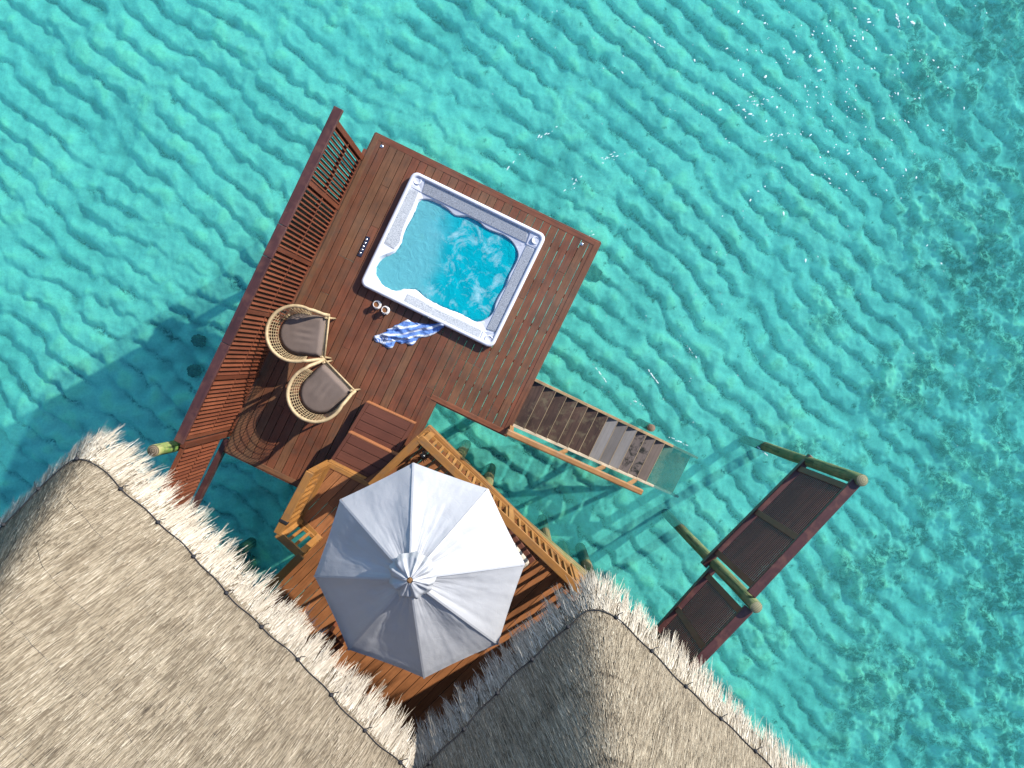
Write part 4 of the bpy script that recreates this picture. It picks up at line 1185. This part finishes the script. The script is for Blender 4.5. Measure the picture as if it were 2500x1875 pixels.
# ------------------------------------------------------------------ thatched villas
TANS = math.tan(R(62))
ZE = 2.72
def line_x(p, d, q, e):
    den = d.x * e.y - d.y * e.x; t = ((q.x - p.x) * e.y - (q.y - p.y) * e.x) / den; return p + d * t
def smin(vals, k):
    s = 0
    for v in vals: s = s + np.exp(-v / k)
    return -k * np.log(s)
def villa(eR, eL, Li, Lj, label, seed, clip, wall_in, kk=.15):
    """eR, eL: two surveyed points on each eave rope (both from the corner outwards)"""
    r0, r1 = at(*eR[0], ZE), at(*eR[1], ZE); l0, l1 = at(*eL[0], ZE), at(*eL[1], ZE)
    a = (r1 - r0).normalized(); b = (l1 - l0).normalized()
    C = line_x(r0, a, l0, b); C.z = ZE
    sn = abs(a.x * b.y - a.y * b.x)
    A2 = np.array([a.x, a.y]); B2 = np.array([b.x, b.y]); C2 = np.array([C.x, C.y])
    rg = np.random.default_rng(seed)
    def dist(i, j): return smin([i * sn, j * sn, (Li - i) * sn, (Lj - j) * sn], kk)
    def surf(i, j):
        s = dist(i, j)
        x = C2[0] + i * A2[0] + j * B2[0]; y = C2[1] + i * A2[1] + j * B2[1]
        z = ZE + TANS * s
        return x, y, z, s
    root = thing('thatched_villa', (C.x + (a.x + b.x) * 3, C.y + (a.y + b.y) * 3, 0), label, 'villa', 'thatched villas')
    # under-sheet, gently uneven, stepped at every course
    st = .055; ni = int((Li + .9) / st); nj = int((Lj + .9) / st)
    gi, gj = np.meshgrid(np.linspace(-.45, Li + .45, ni), np.linspace(-.45, Lj + .45, nj), indexing='ij')
    x, y, z, s = surf(gi, gj)
    nz = fft_noise(nj, ni, st, .3, 1.6, seed + 3)
    course = ((s + .03 * nz) / .33) % 1.0
    z = z + .006 * np.clip(nz, -2, 2) - .040 + .026 * course
    V = np.stack([x, y, z], -1).reshape(-1, 3); ok = (s > -.13)
    id_ = np.arange(ni * nj).reshape(ni, nj)
    keep = ok[:-1, :-1] & ok[1:, :-1] & ok[1:, 1:] & ok[:-1, 1:]
    F = np.stack([id_[:-1, :-1], id_[1:, :-1], id_[1:, 1:], id_[:-1, 1:]], -1)[keep]
    nm = np.cross(V[F[0][1]] - V[F[0][0]], V[F[0][2]] - V[F[0][0]])
    if nm[2] < 0: F = F[:, ::-1]
    roof = np_mesh('thatched_roof', V, F, M['thatch'], root, np.full(len(F), .22), True)
    q = roof.modifiers.new('thick', 'SOLIDIFY'); q.thickness = .10; q.offset = -1
    # straw strands: roots on the roof, pointing down the slope
    def grad(i, j):
        h = .01
        s0 = dist(i, j); di = (dist(i + h, j) - s0) / h; dj = (dist(i, j + h) - s0) / h
        # gradient in xy : solve with the (a,b) basis
        det = A2[0] * B2[1] - A2[1] * B2[0]
        gx = (di * B2[1] - dj * A2[1]) / det; gy = (-di * B2[0] + dj * A2[0]) / det
        ln = np.hypot(gx, gy) + 1e-9
        return -gx / ln, -gy / ln, s0, ln
    def blades(i, j, length, width, jit, lift, droop, tint, off0, segs=2, curl=None, turn=0):
        dx, dy, s, gl = grad(i, j)
        x = C2[0] + i * A2[0] + j * B2[0]; y = C2[1] + i * A2[1] + j * B2[1]; z = ZE + TANS * s + off0
        an = rg.normal(0, jit, len(i)) + turn; ca, sa = np.cos(an), np.sin(an)
        ex, ey = dx * ca - dy * sa, dx * sa + dy * ca
        cl = 1 / math.sqrt(1 + TANS ** 2); slc = TANS * cl
        sx, sy = -ey, ex
        n = len(i); P = []; 
        cu = np.zeros(n) if curl is None else curl
        for k in range(segs + 1):
            t = k / segs; l = length * t
            hor = l * cl; up = -l * slc * 1.0 + lift * t * length - droop * length * t * t
            hx = x + ex * hor + sx * cu * t * t * length; hy = y + ey * hor + sy * cu * t * t * length
            wv = width * (1.0 if k == 0 else (.9 - .65 * t))
            c = np.stack([hx, hy, z + up], -1); sd = np.stack([sx * wv / 2, sy * wv / 2, rg.normal(0, .12, n) * wv], -1)
            P += [c - sd, c + sd]
        V = np.stack(P, 1).reshape(-1, 3); m = 2 * (segs + 1)
        base = np.arange(n)[:, None] * m
        F = np.concatenate([base + np.array([[2 * k, 2 * k + 1, 2 * k + 3, 2 * k + 2]]) for k in range(segs)], 0)
        return V, F, np.tile(tint, segs)
    (i0, i1), (j0, j1) = clip
    n = 150000
    i = rg.uniform(i0, i1, n * 2); j = rg.uniform(j0, j1, n * 2); s = dist(i, j); k = (s > -.02); i, j, s = i[k][:n], j[k][:n], s[k][:n]
    fl_ = fft_noise(256, 256, .06, .25, 1.4, seed + 9)
    tn = .47 + .045 * fl_[(i / .06).astype(int) % 256, (j / .06).astype(int) % 256] + .20 * rg.standard_normal(len(i)) - .22 * ((((s + .03 * np.sin(i * 2.1 + j * 1.3)) / .36) % 1.0) < .05)
    V, F, T = blades(i, j, rg.uniform(.08, .22, len(i)), rg.uniform(.003, .0065, len(i)), .15, .025, .0, np.clip(tn, 0, 1), .003 + rg.uniform(0, .012, len(i)))
    np_mesh('straw', V, F, M['thatch'], roof, T)
    i = rg.uniform(-.1, Li + .1, 60000); j = rg.uniform(-.1, Lj + .1, 60000); k = (dist(i, j) > -.05) & ~((i < i1) & (j < j1)); i, j = i[k], j[k]
    V, F, T = blades(i, j, rg.uniform(.15, .4, len(i)), rg.uniform(.008, .016, len(i)), .15, .025, .0, np.clip(.47 + .2 * rg.standard_normal(len(i)), 0, 1), .003 + rg.uniform(0, .012, len(i)))
    np_mesh('straw', V, F, M['thatch'], roof, T)
    # fringe
    eps = []
    for side in (0, 1):
        Ls = (i1 if side == 0 else j1); nn = int(1700 * Ls)
        t = rg.uniform(-.15, Ls, nn); d = rg.uniform(-.20, .05, nn)
        i, j = (t, d) if side == 0 else (d, t)
        eps.append((i, j))
    i = np.concatenate([e[0] for e in eps]); j = np.concatenate([e[1] for e in eps])
    # keep only roots near the rope line
    for _ in range(3):
        s = dist(i, j); target = -.15 * rg.uniform(0, 1, len(i)) ** 1.2 if _ == 0 else target
        dx, dy, s, gl = grad(i, j)
        det = A2[0] * B2[1] - A2[1] * B2[0]
        mv = (s - target) / np.maximum(gl, .5)
        px, py = dx * mv, dy * mv
        i = i + (px * B2[1] - py * B2[0]) / det; j = j + (-px * A2[1] + py * A2[0]) / det
    cx = np.where(i > j, i, -j)
    cl_ = np.sin(cx * 19 + 2.2 * np.sin(cx * 7.3 + seed)) * .5 + np.sin(cx * 41 + seed) * .25
    ln = np.clip(.18 + .10 * cl_ + rg.normal(0, .075, len(i)), .06, .50)
    kp = rg.uniform(size=len(i)) < np.clip(.62 + .5 * cl_, .18, 1); i, j, ln, cx, cl_ = i[kp], j[kp], ln[kp], cx[kp], cl_[kp]
    clump = .16 * np.sin(cx * 27 + seed) + .10 * np.sin(cx * 63 + 2 * seed)
    tn = np.clip(.55 + .24 * rg.standard_normal(len(i)) - .25 * (rg.uniform(size=len(i)) < .12), 0, 1)
    V, F, T = blades(i, j, ln, rg.uniform(.005, .011, len(i)), .10, rg.normal(.05, .06, len(i)), rg.uniform(-.06, .06, len(i)), tn, .0 + rg.uniform(0, .03, len(i)), 3, rg.normal(0, .09, len(i)), clump)
    fr = np_mesh('eave_fringe', V, F, M['fringe'], roof, T)
    # net rope along the eave with knots
    path = []
    ts = np.linspace(Lj if False else j1, 0.02, 90)
    def iso(u):        # point on the rope line for parameter u (negative: along b, positive: along a)
        k = kk
        if u < 0: jj = -u; jj = max(jj, .70 * k); ii = -k * math.log(max(1e-9, 1 - math.exp(-jj * sn / k))) / sn
        else: ii = max(u, .70 * k); jj = -k * math.log(max(1e-9, 1 - math.exp(-ii * sn / k))) / sn
        return ii, jj
    us = [u for u in np.arange(-j1, i1, .05) if abs(u) > .68 * kk]
    for u in us:
        ii, jj = iso(u)
        wob = .010 * math.sin(u * 3.3 + seed) + .006 * math.sin(u * 11)
        ii += wob * (1 if u < 0 else 0); jj += wob * (1 if u >= 0 else 0)
        xx, yy, zz, _s = surf(np.array([ii]), np.array([jj]))
        path.append(Vector((xx[0], yy[0], zz[0] + .035)))
    mb = MB(); mb.tube(path, .0065, 6); rp = mb.build('net_rope', M['rope'], roof)
    step = int(.55 / .05)
    for k in range(4, len(path) - 2, step):
        p = path[k]; mb = MB()
        mb.lathe(p, [(0, .03), (.018, .022), (.026, 0), (.018, -.02), (0, -.028)], 8)
        q = (path[k + 1] - path[k - 1]).normalized(); nn = Vector((-q.y, q.x, 0))
        mb.tube([p, p + nn * .05 + Vector((0, 0, .01)), p + nn * .09 + q * .03], .005, 5); mb.tube([p, p - nn * .05, p - nn * .07 + q * .04], .005, 5)
        mb.build('rope_knot', M['rope'], roof)
    for lev in (.30, .58, .86, 1.14, 1.42, 1.70):
        for part_ in (0, 1):
            pts = []
            for u in np.arange(lev / sn + .12, (i1 if part_ == 0 else j1), .06):
                o_ = lev / sn + .022 * math.sin(u * 1.7 + lev * 9 + seed) + .010 * math.sin(u * 5.1 + lev * 5) + .012 * mnoise.noise(Vector((u * 6, lev * 9, seed)))
                ii, jj = (u, o_) if part_ == 0 else (o_, u)
                xx, yy, zz, _s = surf(np.array([ii]), np.array([jj])); pts.append(Vector((xx[0], yy[0], zz[0] + .006 + .010 * mnoise.noise(Vector((u * 3, lev * 7, seed + 3)))) ))
            if len(pts) > 3:
                mb = MB(); mb.tube(pts, .0022, 4); mb.build('net_seam', M['rope'], roof)
    # walls, floor, piles
    wi = wall_in
    def W_(i, j): return Vector((C.x + a.x * i + b.x * j, C.y + a.y * i + b.y * j, 0))
    cs = [W_(wi, wi), W_(Li - wi, wi), W_(Li - wi, Lj - wi), W_(wi, Lj - wi)]
    for k in range(4):
        p, q = cs[k], cs[(k + 1) % 4]; d = (q - p).normalized(); mb = MB(); L = (q - p).length; nbd = int(L / .14)
        for h in range(15):
            z0 = Z2 + .012 + h * .15
            mb.beam(zup(p + d * .03, z0 + .074) , zup(q - d * .03, z0 + .074), .04 + .004 * (h % 2), .146)
        mb.build('wall', M['villa'], root)
    fo = [W_(wi - .1, wi - .1), W_(Li - wi + .1, wi - .1), W_(Li - wi + .1, Lj - wi + .1), W_(wi - .1, Lj - wi + .1)]
    mb = MB(); mb.prism(fo, Z2 - .22, Z2 - .06); mb.build('floor', M['joist'], root)
    for i_, j_ in ((wi, wi), (Li - wi, wi), (wi, Lj - wi), (Li - wi, Lj - wi)):
        p = W_(i_, j_); mb = MB(); mb.tube([zup(p, BED - .2), zup(p, Z2 - .2)], .1, 12); mb.build('support_pile', M['pile'], root)
    return root
villa(((240, 1124), (928, 1812)), ((179, 1113), (0, 1293)), 7.2, 7.0, 'larger thatched villa roof filling the lower left corner, mostly sunlit', 31, ((-.3, 6.6), (-.3, 4.2)), 1.7)
villa(((1492, 1494), (1882, 1872)), ((1405, 1499), (1056, 1847)), 6.4, 6.2, 'smaller thatched villa roof at the bottom centre, its left slope in shade', 47, ((-.3, 3.6), (-.3, 3.4)), .55)
